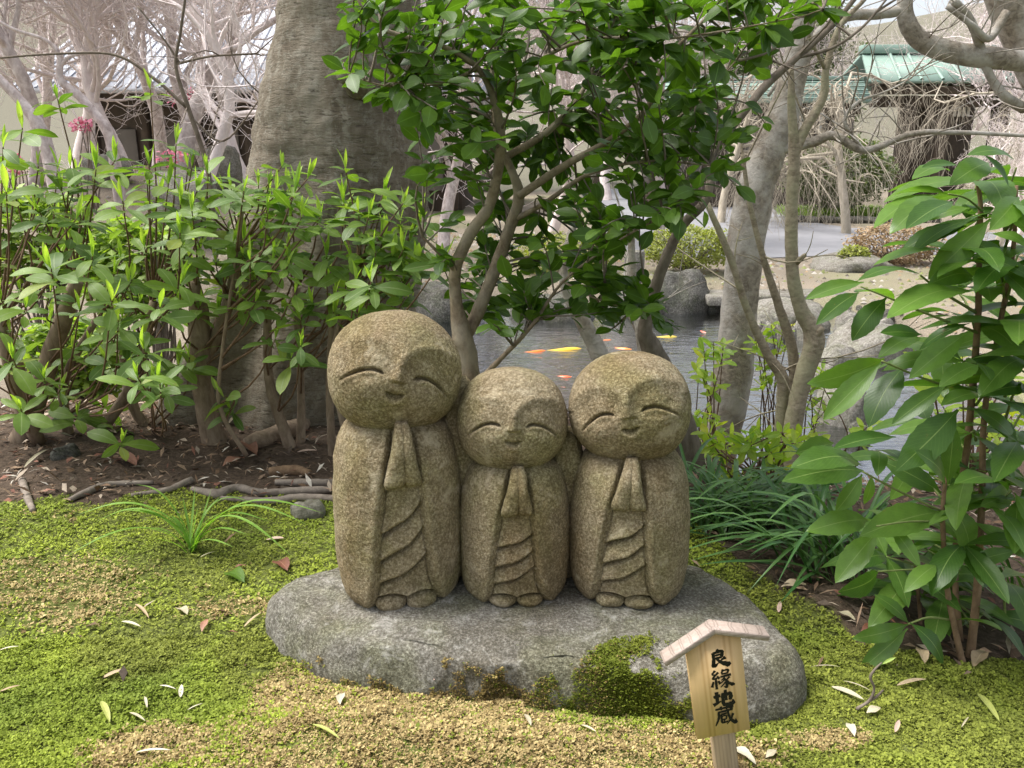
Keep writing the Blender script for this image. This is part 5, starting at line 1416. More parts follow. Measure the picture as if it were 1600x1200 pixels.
def gate():
    Y0 = 27.0; g = -0.7
    x0, ze = at(1355, 126, Y0)[0], at(1355, 126, Y0)[2]
    x1 = at(1620, 126, Y0)[0]
    zr = at(1400, 82, Y0 + 1.5)[2]
    root = thing('temple_gate', ((x0 + x1) / 2, Y0 + 1.6, g), 'dark timber temple gate with green copper roof across the pond', 'gate')
    for sg in (-1, 1):
        a = [(x0, Y0 + 1.5 + sg * 1.6, ze), (x1, Y0 + 1.5 + sg * 1.6, ze)]; b_ = [(x0 + .35, Y0 + 1.5 + sg * .02, zr), (x1 - .35, Y0 + 1.5 + sg * .02, zr)]
        V, f = slab_between(a, b_, .10); roof = put('roof_slope', V, f, M['copper'], root, False)
        if sg < 0: seams(roof, [np.array(p) + [0, 0, .03] for p in a], [np.array(p) + [0, 0, .03] for p in b_], 8, .05, M['copperseam'], 'roof_seam')
    bx(root, 'ridge', x0 + .3, x1 - .3, Y0 + 1.3, Y0 + 1.7, zr - .05, zr + .22, M['copperseam'])
    bx(root, 'eave_beam', x0 + .35, x1 - .35, Y0 + .2, Y0 + .45, ze - .38, ze - .14, M['darkwood'])
    bx(root, 'lintel', x0 + .5, x1 - .5, Y0 + .55, Y0 + .85, ze - .75, ze - .42, M['darkwood'])
    for k in range(14):
        xx = x0 + .3 + k * (x1 - x0 - .6) / 13
        bx(root, 'rafter', xx - .04, xx + .04, Y0 - .02, Y0 + .5, ze - .13, ze - .05, M['darkwood'], .005)
    for xp in (1415, 1470, 1560):
        c = at(xp, 200, Y0 + .7)[0]
        bx(root, 'post', c - .20, c + .20, Y0 + .5, Y0 + .95, g - .1, ze - .4, M['darkwood'])
    bx(root, 'back_panel', at(1410, 200, Y0 + 2)[0], x1 - .6, Y0 + 2.2, Y0 + 2.3, g, ze - .3, M['darkwood'])
    for k in range(6):
        c = at(1478 + k * 7, 170, Y0 + 1.2)[0]
        bx(root, 'white_slat', c - .045, c + .045, Y0 + 1.15, Y0 + 1.2, at(1480, 182, Y0 + 1.2)[2], at(1480, 153, Y0 + 1.2)[2], M['plaster'], .004)
gate()
def roofed_wall():
    Y0 = 26.0; g = -0.7
    x0 = at(1010, 150, Y0)[0]; x1 = at(1362, 150, Y0)[0]
    ze = at(1200, 158, Y0)[2]; zr = at(1200, 124, Y0 + .8)[2]
    root = thing('garden_wall', ((x0 + x1) / 2, Y0 + .8, g), 'long wall under a pale green copper roof left of the gate', 'wall')
    for sg in (-1, 1):
        a = [(x0, Y0 + .8 + sg * .9, ze), (x1, Y0 + .8 + sg * .9, ze)]; b_ = [(x0, Y0 + .8 + sg * .01, zr), (x1, Y0 + .8 + sg * .01, zr)]
        V, f = slab_between(a, b_, .08); rf = put('roof_slope', V, f, M['copper'], root, False)
        if sg < 0:
            for k in range(5):
                t = (k + .6) / 5.4
                p = np.array([a[0], a[1]]) * (1 - t) + np.array([b_[0], b_[1]]) * t + np.array([0, 0, .01])
                V, f = tubes(np.array([[p[0], (p[0] + p[1]) / 2, p[1]]]), np.full((1, 3), .022), 5); put('roof_seam', V, f, M['copperseam'], rf)
    bx(root, 'ridge', x0, x1, Y0 + .7, Y0 + .9, zr - .03, zr + .09, M['copperseam'])
    bx(root, 'timber_band', x0 + .1, x1 - .1, Y0 + .45, Y0 + .7, ze - .35, ze - .02, M['darkwood'])
    bx(root, 'wall_body', x0 + .15, x1 - .15, Y0 + .72, Y0 + .95, g - .2, ze - .1, M['greyplaster'])
    bx(root, 'plinth', x0, x1, Y0 + .55, Y0 + .71, g - .2, g + .75, M['darkwood'])
    for k in range(12):
        c = x0 + .4 + k * (x1 - x0 - .8) / 11
        bx(root, 'post', c - .08, c + .08, Y0 + .5, Y0 + .64, g + .75, ze - .35, M['darkwood'])
    for k in range(5):
        c = at(1252 + k * 8, 185, Y0 + .6)[0]
        bx(root, 'white_slat', c - .04, c + .04, Y0 + .65, Y0 + .69, at(1260, 208, Y0 + .6)[2], at(1260, 170, Y0 + .6)[2], M['plaster'], .004)
roofed_wall()
def hall():
    Y0 = 23.0; g = -.7
    x0 = at(40, 140, Y0)[0]; x1 = at(760, 140, Y0)[0]
    ze = at(300, 138, Y0)[2]; zr = at(300, 5, Y0 + 5)[2]
    root = thing('temple_hall', ((x0 + x1) / 2, Y0 + 4, g), 'hall with a broad blue-grey tiled roof behind the bare trees at left', 'building')
    for sg in (-1, 1):
        a = [(x0 - .5, Y0 + 5 + sg * 5, ze), (x1 + .5, Y0 + 5 + sg * 5, ze)]; b_ = [(x0 + .4, Y0 + 5 + sg * .01, zr), (x1 - .4, Y0 + 5 + sg * .01, zr)]
        V, f = slab_between(a, b_, .14); rf = put('roof_slope', V, f, M['tile'], root, False)
        if sg < 0: seams(rf, [np.array(p) + [0, 0, .02] for p in a], [np.array(p) + [0, 0, .02] for p in b_], 44, .03, M['tile'], 'tile_row')
    bx(root, 'ridge', x0 + .2, x1 - .2, Y0 + 4.8, Y0 + 5.2, zr - .1, zr + .35, M['tile'])
    bx(root, 'wall_body', x0 + .8, x1 - .8, Y0 + 1.6, Y0 + 8.4, g - .2, ze + .1, M['darkwood'])
    for k in range(8):
        c = x0 + 1.0 + k * (x1 - x0 - 2.0) / 7
        bx(root, 'post', c - .1, c + .1, Y0 + 1.3, Y0 + 1.55, g, ze - .05, M['darkwood'])
    for k in range(7):
        c0 = x0 + 1.2 + k * (x1 - x0 - 2.0) / 7
        bx(root, 'shoji_panel', c0 + .25, c0 + .95, Y0 + 1.50, Y0 + 1.58, g + .6, ze - 1.0, M['greyplaster'])
hall()

# ------------------------------------------------------------------ bare trees
def grow(seed, H, trunk_r, weep=0.0, n1=9, n2_=9, n3=7, n4=0, spread=1.0, lean=(0, 0), twig=.006, up=.5):
    """levels of polylines, vectorised; returns trunk (V,f), twig mass (V,f)"""
    r = np.random.default_rng(seed)
    K = 7
    def poly(s, d, L, bend, wp):
        t = np.linspace(0, 1, K)[None, :, None]
        n = len(s)
        b1 = unit_rows(np.cross(d, r.normal(0, 1, (n, 3)))); b2 = unit_rows(np.cross(d, b1))
        ph = r.uniform(0, 6.28, (n, 1, 1)); fq = r.uniform(3.0, 8.0, (n, 1, 1))
        c = s[:, None, :] + d[:, None, :] * L[:, None, None] * t
        c = c + (b1[:, None, :] * (np.sin(t * fq + ph) - np.sin(ph)) + b2[:, None, :] * (np.cos(t * fq * .8 + ph) - np.cos(ph))) * (bend * L)[:, None, None] * .5
        c[:, :, 2] -= wp * (L[:, None] * (t[..., 0] ** 2))
        return c
    def kids(par, rad_, n, Lf, spreadang, wp, t0=.3):
        m = len(par) * n
        pi = np.repeat(np.arange(len(par)), n)
        t = r.uniform(t0, 1.0, m) * (K - 1); i0 = np.minimum(t.astype(int), K - 2); fr = (t - i0)[:, None]
        s = par[pi, i0] * (1 - fr) + par[pi, i0 + 1] * fr
        tg = unit_rows(par[pi, i0 + 1] - par[pi, i0])
        d = unit_rows(tg + unit_rows(r.normal(0, 1, (m, 3))) * spreadang + np.array([0, 0, up * (1 - wp)]))
        PL = np.linalg.norm(par[:, -1] - par[:, 0], axis=1)[pi]
        L = PL * Lf * r.uniform(.5, 1.2, m)
        rr = rad_[pi, i0] * .5
        return s, d, L, rr
    tr = poly(np.zeros((1, 3)), unit_rows(np.array([[lean[0], lean[1], 1.0]])), np.array([H * .55]), .16, 0)
    tR = np.linspace(1, .6, K)[None] * trunk_r
    s, d, L, rr = kids(tr, tR, n1, .95, 1.0 * spread, 0, .35)
    l1 = poly(s, d, L, .28, weep * .25); R1 = np.maximum(rr[:, None] * np.linspace(1, .35, K), twig)
    s, d, L, rr = kids(l1, R1, n2_, .55, 1.0, weep, .2)
    l2 = poly(s, d, L, .3, weep * .8); R2 = np.maximum(rr[:, None] * np.linspace(1, .4, K), twig)
    s, d, L, rr = kids(l2, R2, n3, .55, 1.0, weep, .15)
    l3 = poly(s, d, L, .3, weep * 1.0); R3 = np.maximum(rr[:, None] * np.linspace(.8, .3, K), twig * .55)
    out = [tubes(l2, R2, 4), tubes(l3, R3, 3)]
    if n4:
        s, d, L, rr = kids(l3, R3, n4, .6, 1.0, weep, .1)
        out.append(tubes(poly(s, d, L, .3, weep), np.maximum(np.repeat(R3.mean() * .7 * np.ones((len(s), 1)), K, 1) * np.linspace(1, .5, K), twig * .4), 3))
    trunk = tubes(tr, tR, 10)
    limbs = tubes(l1, R1, 6)
    return trunk, limbs, join(out)
def bare_proto(seed, mat, **kw):
    t, l, w = grow(seed, **kw)
    return [('trunk', mesh('bare_trunk', t[0], t[1], mat)), ('limbs', mesh('bare_limbs', l[0], l[1], mat)), ('twigs', mesh('bare_twigs', w[0], w[1][0] if isinstance(w[1], list) else w[1], mat))]
PROT = [bare_proto(1, M['bare'], H=4.2, trunk_r=.085, n1=9, n2_=9, n3=8, n4=4, twig=.0042),
        bare_proto(2, M['bare2'], H=4.0, trunk_r=.08, n1=9, n2_=9, n3=8, n4=4, twig=.0042, spread=1.3),
        bare_proto(3, M['bare3'], H=4.0, trunk_r=.08, weep=1.0, n1=8, n2_=8, n3=7, n4=1, twig=.0045, up=.1)]
def bare_tree(kind, x, y, s, rz, label):
    z = float(ground_z(x, y))
    root = thing('bare_tree', (x, y, z - .03), label, 'tree', 'leafless trees across the pond')
    root.scale = (s, s, s); root.rotation_euler = (0, 0, rz)
    for nm, me in PROT[kind]:
        o = obj(nm, me, root)
        if nm != 'trunk': o['kind'] = 'stuff'
    return root
def pxX(px, Y): return at(px, 300, Y)[0]
for i, (k, px, Y, s, rz, lb) in enumerate([
    (0, -20, 11.0, 1.25, .3, 'leafless plum tree nearest the left edge across the garden'),
    (1, 120, 13.5, 1.35, 1.7, 'leafless plum tree in front of the hall roof, left of the dark sapling'),
    (0, 250, 15.5, 1.45, 2.9, 'leafless plum tree in front of the hall, behind the dark sapling'),
    (1, 390, 12.5, 1.25, 4.1, 'leafless plum tree close beside the big trunk on its left'),
    (0, 690, 12.8, 1.25, 5.0, 'leafless tree seen through the camellia, right of the big trunk'),
    (1, 860, 16.0, 1.4, .9, 'leafless tree seen through the middle of the camellia'),
    (0, 1030, 15.0, 1.2, 2.2, 'leafless tree behind the camellia tips, left of the leaning tree'),
    (2, 1330, 17.0, 1.25, .5, 'weeping leafless tree hanging over the dark bush by the path'),
    (2, 1570, 14.0, 1.0, 2.5, 'weeping leafless tree right of the temple gate posts'),
    (1, 1640, 15.0, 1.4, 3.7, 'leafless tree at the right edge before the gate'),
    (1, 1580, 11.0, .6, 1.3, 'low leafless shrub right of the gate posts above the broad leaves'),
    (2, 1130, 20.0, 1.3, 4.4, 'weeping leafless tree before the roofed wall'),
    (1, 560, 19.0, 1.6, 1.1, 'tall leafless tree behind the big trunk before the hall'),
    (1, 320, 9.8, 1.0, 2.0, 'low leafless tree just left of the big trunk, nearest to it'),
    (0, 170, 18.0, 1.5, .2, 'leafless tree close before the hall roof at its middle'),

    (0, 1250, 31.0, 1.7, 1.9, 'tall leafless tree rising behind the roofed wall'),
    (1, 1480, 33.0, 1.8, .4, 'tall leafless tree rising behind the temple gate'),
    (1, 950, 31.0, 2.4, 2.6, 'tall leafless tree behind the left end of the roofed wall'),
    (0, 60, 20.0, 1.7, 5.4, 'leafless tree by the left end of the hall'),
    (0, 55, 10.0, 1.05, 3.3, 'low leafless tree behind the shrubs, second from the left edge'),
    (1, 205, 11.5, 1.1, 4.9, 'low leafless tree crossing the dark sapling, left of the pink flowers'),
    (0, 330, 13.8, 1.35, 1.5, 'leafless tree standing against the right half of the hall roof')]):
    bare_tree(k, pxX(px, Y), Y, s, rz, lb)
def wsc(sp, k=.62):
    return [[(a, b_, w * k, y) for a, b_, w, y in q_] for q_ in sp]
pxtree('plum_trunk', 'pale bent trunk at the left edge above the shrubs', M['bare'],
       wsc([[(110, 420, 44, 8.5), (95, 330, 38, 8.5), (68, 215, 33, 8.5), (42, 170, 27, 8.5), (0, 125, 23, 8.5), (-70, 60, 18, 8.5)]]), seed=90)
pxtree('plum_trunk', 'pale trunk with a kinked fork left of the dark sapling', M['bare'],
       wsc([[(190, 330, 30, 9.5), (172, 215, 27, 9.5), (150, 180, 25, 9.5), (122, 148, 22, 9.5), (95, 125, 19, 9.5), (92, 85, 13, 9.5), (70, 62, 10, 9.5), (20, 45, 8, 9.5), (-30, 15, 6, 9.5)],
        [(94, 105, 10, 9.5), (110, 88, 8, 9.5), (150, 82, 5, 9.5)]]), seed=92, twigs=14)
pxtree('plum_trunk', 'stout pale trunk with curling branches close left of the big tree', M['bare'],
       wsc([[(275, 330, 50, 10.5), (290, 220, 46, 10.5), (315, 150, 40, 10.5), (340, 95, 30, 10.5), (395, 52, 20, 10.5), (450, 20, 14, 10.5)],
        [(345, 90, 14, 10.5), (322, 58, 16, 10.5), (322, 80, 10, 10.5), (285, 80, 8, 10.5), (240, 60, 6, 10.5)], [(365, 62, 12, 10.5), (345, 30, 12, 10.5), (325, 10, 9, 10.5), (300, -30, 7, 10.5)], [(338, 100, 9, 10.5), (352, 118, 14, 10.5), (366, 130, 5, 10.5)]]), seed=94, twigs=20)

# ------------------------------------------------------------------ rocks
def rock_mesh(seed, mat, flat=.7):
    t1 = np.linspace(0, math.pi, 20); t2 = np.linspace(0, 2 * math.pi, 32, endpoint=False)
    A, B = np.meshgrid(t1, t2, indexing='ij')
    P = np.stack([np.sin(A) * np.cos(B), np.sin(A) * np.sin(B), np.cos(A)], -1).reshape(-1, 3)
    P = np.sign(P) * np.abs(P) ** .85
    P = P * (1 + .16 * fbm(P * 1.4 + seed * 3, 3, seed) + .04 * fbm(P * 5, 2, seed + 1))[:, None]
    P[:, 2] *= flat
    return mesh('rock', P, grid_faces(20, 32)[:, ::-1], mat)
ROCK = [rock_mesh(1, M['rock']), rock_mesh(2, M['rock'], .55), rock_mesh(3, M['rock'], .9)]
WROCK = [rock_mesh(4, M['wetrock']), rock_mesh(5, M['wetrock'], .6)]
def rock(px, py, w, h, Y, label, k=0, wet=False, rz=0.0, group=None, cat='rock'):
    """centre pixel, pixel width / height, distance"""
    c = at(px, py, Y); s = depth(c) / F
    o = obj('rock', (WROCK if wet else ROCK)[k % (2 if wet else 3)], None, c)
    fl = [.7, .55, .9][k % 3] if not wet else [.7, .6][k % 2]
    gz_ = max(float(ground_z(c[0], c[1])), -1.2); lowz = c[2] - h * s / 2
    if lowz > gz_ - .02:
        top = c[2] + h * s / 2; h = (top - gz_ + .06) / s; o.location.z = (top + gz_ - .06) / 2
    o.scale = (w * s / 2, w * s / 2 * .85, h * s / 2 / fl); o.rotation_euler = (0, 0, rz)
    tag(o, label, cat, group)
    return o
def Yw(py, z): return gz(800, py, z)[1]
rock(1303, 568, 78, 56, Yw(590, WATER), 'brown rounded rock standing in the pond right of the forked tree', 0, rz=.4)
rock(1316, 628, 92, 62, Yw(655, WATER), 'pale broad rock in the pond below the brown one', 1, rz=1.3)
rock(1342, 676, 40, 36, Yw(690, WATER), 'small dark rock in the pond before the pale broad rock', 0, True, 2.0)
rock(1305, 545, 26, 9, Yw(592, WATER), 'flat dark stone lying on top of the brown pond rock', 1, True)
rock(1222, 492, 150, 44, Yw(505, WATER), 'long pale flat boulder on the far pond edge behind the leaning tree', 1, rz=.1)
rock(1360, 532, 150, 48, Yw(550, WATER), 'grey boulder on the pond edge behind the broad leaves', 1, rz=.7)
rock(1060, 452, 105, 66, Yw(482, WATER), 'dark mossy boulder at the far pond edge right of the camellia', 0, True, .5)
rock(990, 470, 80, 40, Yw(488, WATER), 'dark wet boulder at the far pond edge under the camellia tips', 1, True, 1.5)
rock(690, 470, 100, 60, Yw(495, WATER), 'grey boulder at the pond edge between the big trunk and the camellia stems', 0, True, 2.5)
rock(860, 478, 130, 40, Yw(492, WATER), 'low dark boulder at the far pond edge behind the camellia stems', 1, True, .2)
rock(1325, 420, 130, 44, 11.5, 'sloping dry boulder under the brown clipped bush', 1, rz=.6)
rock(165, 262, 70, 40, 10.0, 'pale boulder behind the left shrubs, leftmost on the slope', 2, rz=1.2)
rock(285, 300, 120, 60, 9.0, 'pale broad boulder behind the left shrubs beside the big trunk', 1, rz=2.2)
rock(345, 250, 60, 44, 10.5, 'pale boulder left of the big trunk above the shrubs', 2, rz=.2)
rock(480, 803, 52, 44, 1.93, 'small tan stone half sunk in moss left of the slab', 2, rz=.5, cat='stone')
rock(103, 716, 44, 44, 2.3, 'mossy round stone among the shrub stems at left', 0, True, 1.1, cat='stone')
rock(515, 795, 26, 18, 2.0, 'tiny grey stone beside the small tan stone', 1, True, .3, cat='stone')
r = np.random.default_rng(77)
for i in range(26):
    px = r.uniform(1120, 1420); py = r.uniform(478, 535) if px > 1260 else r.uniform(505, 520)
    w = r.uniform(16, 42)
    rock(px, py, w, w * r.uniform(.55, .8), Yw(py + 10, -.86), 'rounded grey cobble in the rubble along the far pond edge', i, i % 3 == 0, r.uniform(0, 6), 'cobbles along the far pond edge', 'stone')
for i in range(16):
    px = 640 + i * 32 + r.uniform(-8, 8)
    w = r.uniform(26, 50)
    rock(px, 484 + r.uniform(-6, 4), w, w * r.uniform(.5, .8), Yw(486, WATER) + r.uniform(-.1, .3), 'dark edging stone along the far shore behind the camellia', i, True, r.uniform(0, 6), 'dark edging stones on the far shore', 'stone')
# flat stone ledge and posts on the far bank
def ledge():
    a = at(1120, 464, Yw(470, -.8)); s = depth(a) / F
    V, f = box((at(1210, 464, a[1])[0], a[1], a[2]), (230 * s, .5, .11), rotz(.06), .015)
    lay('stone_ledge', V, f, M['rock'], 'straight stone ledge along the far pond edge behind the tree trunks', 'stone edge', smooth=False)
ledge()
def pillar(px, py0, py1, w, Y, label):
    p0, p1 = at(px, py1, Y), at(px, py0, Y); s = depth(p0) / F
    V, f = box(((p0[0] + p1[0]) / 2, Y, (p0[2] + p1[2]) / 2 - .1), (w * s, w * s, p1[2] - p0[2] + .2), rotz(.3), .01)
    lay('stone_pillar', V, f, M['rock'], label, 'pillar', smooth=False)
pillar(990, 392, 478, 24, 10.2, 'pale square stone pillar at the far pond edge seen under the camellia')

# ------------------------------------------------------------------ koi
def koi(px, py, Lpx, ang, col, label):
    c = gz(px, py, WATER); s = depth(c) / F; L = Lpx * 1.12 * s; c[2] -= .015 * L
    m = simple('koi_' + label.split()[0], col, .3, tuple(min(1, x * 1.15 + .02) for x in col), 14, 0, spec=.6)
    root = thing('koi', c, label, 'fish', 'koi in the pond')
    t = np.linspace(0, 1, 14)
    rr = .095 * L * np.array([.12, .5, .75, .9, 1, 1, .95, .85, .72, .58, .44, .32, .22, .15]) * 1.0
    x = (t - .5) * L; y = .05 * L * np.sin(t * 4)
    th = np.linspace(0, 2 * math.pi, 14, endpoint=False)
    V = np.stack([np.repeat(x[:, None], 14, 1), y[:, None] + rr[:, None] * np.cos(th), -.30 * rr[:, None] + rr[:, None] * 1.05 * np.sin(th)], -1).reshape(-1, 3)
    R = rotz(ang)
    body = obj('body', mesh('body', V @ R.T, grid_faces(14, 14), m), root)
    def fin(pts, name):
        P = np.array(pts) * L
        P = np.vstack([P, P - np.array([0, 0, .006 * L])])
        n = len(pts)
        f = [np.array([list(range(n))]), np.array([list(range(2 * n - 1, n - 1, -1))])]
        f.append(np.array([[i, (i + 1) % n, n + (i + 1) % n, n + i] for i in range(n)]))
        obj(name, mesh(name, P @ R.T, f, m, False), root)
    yb = .05 * math.sin(4)
    fin([(.48, yb, .0), (.60, yb + .09, .01), (.56, yb, .005), (.62, yb - .09, .01)], 'tail_fin')
    fin([(-.2, .07, -.01), (-.10, .20, -.02), (-.06, .17, -.02), (-.1, .08, -.01)], 'side_fin')
    fin([(-.2, -.03, -.01), (-.10, -.16, -.02), (-.06, -.13, -.02), (-.1, -.04, -.01)], 'side_fin')
koi(835, 549, 36, math.radians(200), (.85, .20, .03), 'orange koi swimming left of the yellow one')
koi(880, 546, 56, math.radians(195), (.80, .50, .04), 'yellow koi, largest fish in the pond')
koi(972, 544, 30, math.radians(150), (.85, .24, .04), 'orange koi above the right statue head')
koi(881, 588, 24, math.radians(170), (.85, .16, .05), 'red koi close to the right statue, nearest of the fish')
koi(1098, 518, 18, math.radians(110), (.85, .18, .12), 'red koi beside the sunlit water left of the leaning tree')
koi(1040, 526, 34, math.radians(185), (.55, .42, .06), 'dull yellow koi farther back between trunk and bright water')
koi(947, 531, 16, math.radians(190), (.70, .20, .06), 'small orange koi behind the yellow one')

# ------------------------------------------------------------------ bushes across the pond
def bush(name, label, px, py, w, h, Y, n, mat, leaf, seed, dpt=.7, twigmat=None, group=None):
    c = at(px, py, Y); s = depth(c) / F
    r = np.random.default_rng(seed)
    b0 = np.array([c[0], Y, float(ground_z(c[0], Y))])
    root = thing(name, b0, label, 'bush', group)
    R = np.array([w * s / 2, w * s / 2 * dpt, h * s / 2])
    d = unit_rows(r.normal(0, 1, (n, 3))); rr = r.uniform(.55, 1.0, n) ** .6
    rr *= 1 + .18 * fbm(d * 3 + seed, 2, seed)
    P = c + d * rr[:, None] * R
    V, f, uv = quads(P, r, leaf, 0, .55)
    o = put('foliage', V, f, mat, root, False, uv); o['kind'] = 'stuff'
    tp = []
    NB = 6 if name == 'flowering_bush' else 28
    for k in range(NB):
        e = c + unit(r.normal(0, 1, 3) + np.array([0, 0, .6])) * R * .9
        tp.append(curve_pts(b0 + r.normal(0, .05, 3) * np.array([1, 1, 0]), e, 0, r))
    V, f = tubes(np.array(tp), np.tile(np.linspace(.012, .004, 6), (NB, 1)), 4)
    o = put('branches', V, f, twigmat or M['darkbark'], root); o['kind'] = 'stuff'
    return root
bush('clipped_bush', 'brown clipped bush by the path behind the broad leaves', 1395, 383, 150, 66, 12.0, 5200, M['brownleaf'], .05, 1)
bush('clipped_bush', 'yellow-green clipped bush on the far bank left of the leaning tree', 1075, 385, 150, 66, 11.0, 5200, M['bushleaf'], .05, 2)
bush('clipped_bush', 'small yellow-green bush left of the brown clipped bush', 1335, 400, 50, 34, 11.4, 1500, M['bushleaf'], .045, 3)
bush('evergreen_bush', 'dark evergreen bush by the path under the weeping twigs', 1310, 268, 170, 110, 21.0, 6500, M['farleaf'], .12, 4)
bush('evergreen_bush', 'small dark evergreen bush left of the forked tree by the wall', 1135, 110, 90, 60, 29.0, 3000, M['farleaf'], .15, 5)
bush('evergreen_bush', 'grey-green bush behind the camellia stems on the far bank', 880, 400, 160, 80, 11.0, 3600, M['bushleaf'], .05, 9)
bush('evergreen_bush', 'loose yellow-green bush glimpsed behind the left shrubs near the picture edge', 40, 370, 230, 150, 5.2, 2600, M['bushleaf2'], .075, 31, .5)
bush('evergreen_bush', 'loose yellow-green bush glimpsed between the left shrubs and the stout forked trunk', 215, 420, 190, 150, 4.6, 2400, M['bushleaf2'], .07, 32, .5)
bush('evergreen_bush', 'low yellow-green bush glimpsed behind the left shrubs close to the soil', 120, 560, 200, 130, 3.9, 2000, M['bushleaf2'], .06, 33, .5)
for i, (px, py, w, h, lb) in enumerate([(270, 245, 46, 26, 'pink flowering bush above the shrubs, left of the big trunk'), (128, 195, 34, 24, 'pink flowering bush beside the pale kinked trunk'), (285, 150, 46, 34, 'pink flowering bush under the eave of the hall'), (20, 255, 40, 30, 'pink flowering bush at the left edge')]):
    b_ = bush('flowering_bush', lb, px, py, w, h, 9.2 if i != 2 else 18.0, 150 if i != 2 else 260, M['flower'], .05 if i != 2 else .09, 20 + i)
def island():
    Y0 = 20.5
    cs = [at(x, 345, Y0) for x in (1262, 1420)]
    x0, x1 = cs[0][0], cs[1][0]
    g = float(ground_z((x0 + x1) / 2, Y0))
    r = np.random.default_rng(12)
    n = 5200
    x = r.uniform(x0 - .3, x1 + .6, n); y = r.uniform(Y0 - .3, Y0 + 1.6, n)
    base = np.stack([x, y, np.full(n, g + .05)], 1)
    a = r.uniform(0, 6.28, n); L = r.uniform(.18, .42, n)
    tip = base + np.stack([np.cos(a) * L * .7, np.sin(a) * L * .7, L * .75], 1)
    s = np.stack([-np.sin(a), np.cos(a), 0 * a], 1) * .014
    mid = (base + tip) / 2 + np.array([0, 0, .06])
    V = np.stack([base, mid + s, tip, mid - s], 1).reshape(-1, 3)
    uv = np.tile(np.array([[.5, 0], [0, .5], [.5, 1], [1, .5]]), (n, 1))
    o = obj('dwarf_grass', mesh('dwarf_grass', V, np.arange(len(V)).reshape(-1, 4), M['islandgrass'], False, uv))
    tag(o, 'green dwarf grass bed edged with stones beside the path', 'grass', kind='stuff')
    k = 0
    for xx in np.arange(x0 - .4, x1 + .8, .34):
        c = np.array([xx, Y0 - .45 + .15 * math.sin(xx * 1.3), g + .06])
        o = obj('rock', WROCK[k % 2], None, c); o.scale = (.22, .16, .17); o.rotation_euler = (0, 0, k * 1.7)
        tag(o, 'dark rounded kerb stone edging the grass bed by the path', 'stone', 'kerb stones round the grass bed'); k += 1
M['islandgrass'] = leaf_mat('dwarf_grass_blade', (0.16, 0.27, 0.05), (0.30, 0.42, 0.10), trans=.3, rough=.6, island=True)
island()
# evergreen trees beyond the buildings
def far_evergreen(px, Y, H, w, seed, label):
    x = pxX(px, Y); g = float(ground_z(x, Y))
    root = thing('evergreen_tree', (x, Y, g), label, 'tree', 'evergreen trees beyond the buildings')
    r = np.random.default_rng(seed)
    V, f = tube1([(x, Y, g - .3), (x + .2, Y, g + H * .4), (x, Y, g + H * .95)], [.4, .3, .05], 9, 6, .1, seed); put('trunk', V, f, M['darkbark'], root)
    n = 9000
    cl = np.stack([r.normal(0, w * .45, 60), r.normal(0, w * .4, 60), r.uniform(.3, 1.0, 60) * H], 1)
    cl[:, :2] *= (1.25 - .8 * (cl[:, 2:3] / H))
    P = np.array([x, Y, g]) + cl[r.integers(0, 60, n)] + r.normal(0, w * .14, (n, 3))
    V, f, uv = quads(P, r, .34, .1, .4)
    o = put('crown', V, f, M['farleaf'], root, False, uv); o['kind'] = 'stuff'
far_evergreen(760, 40, 17, 5.5, 1, 'tall evergreen tree far behind the camellia')
far_evergreen(930, 44, 19, 6, 2, 'taller evergreen tree far behind the roofed wall')
far_evergreen(560, 42, 17, 6, 3, 'tall evergreen tree far behind the big trunk')
far_evergreen(1245, 46, 8.5, 3, 4, 'evergreen tree far behind the leaning tree')

# ------------------------------------------------------------------ roots, log, fallen leaves, twigs
def on_ground(px, py, dz=.004):
    p = gz(px, py, -.1)
    for _ in range(6):
        z = max(float(ground_z(p[0], p[1])), float(slab_z(p[0], p[1]))) + dz
        p = gz(px, py, z)
    return p
def groundtube(name, pts, label, mat, cat, sides=9, lift=.4):
    P, R = [], []
    for (a, b_, w) in pts:
        p = on_ground(a, b_); rr = rad(w, p); p = p + np.array([0, 0, rr * lift]); P.append(p); R.append(rr)
    V, f = tube1(P, R, sides, 6, .15, len(label))
    return lay(name, V, f, mat, label, cat)
groundtube('surface_root', [(300, 765, 8), (340, 775, 16), (370, 765, 14), (410, 772, 12), (470, 770, 14), (520, 768, 12)], 'grey exposed root winding toward the tallest statue', M['root'], 'root')
groundtube('surface_root', [(345, 780, 8), (420, 785, 12), (470, 780, 13), (530, 782, 12)], 'grey root lowest of the root tangle beside the tallest statue', M['root'], 'root')
groundtube('surface_root', [(430, 755, 9), (480, 757, 13), (530, 756, 12)], 'grey root topmost of the tangle beside the tallest statue', M['root'], 'root')
groundtube('surface_root', [(110, 782, 8), (150, 765, 12), (180, 758, 10), (240, 755, 6)], 'thin root on the soil left of the grass tuft', M['root'], 'root')
groundtube('surface_root', [(35, 752, 11), (42, 775, 12), (52, 800, 9)], 'short grey root pointing at the moss near the left edge', M['root'], 'root')
groundtube('surface_root', [(205, 775, 6), (260, 768, 10), (300, 752, 12)], 'root curving above the grass tuft', M['root'], 'root')
groundtube('fallen_log', [(385, 700, 22), (430, 685, 30), (470, 670, 26), (480, 655, 18)], 'short decayed log lying against the big trunk', M['shrubbark'], 'log')
groundtube('fallen_log', [(420, 740, 14), (455, 738, 18), (485, 742, 12)], 'splintered brown bark piece on the soil left of the tallest statue', M['ardbark'], 'bark')
groundtube('twig', [(1300, 1185, 3), (1330, 1110, 3)], 'bare thin twig', M['darkbark'], 'twig') if False else None
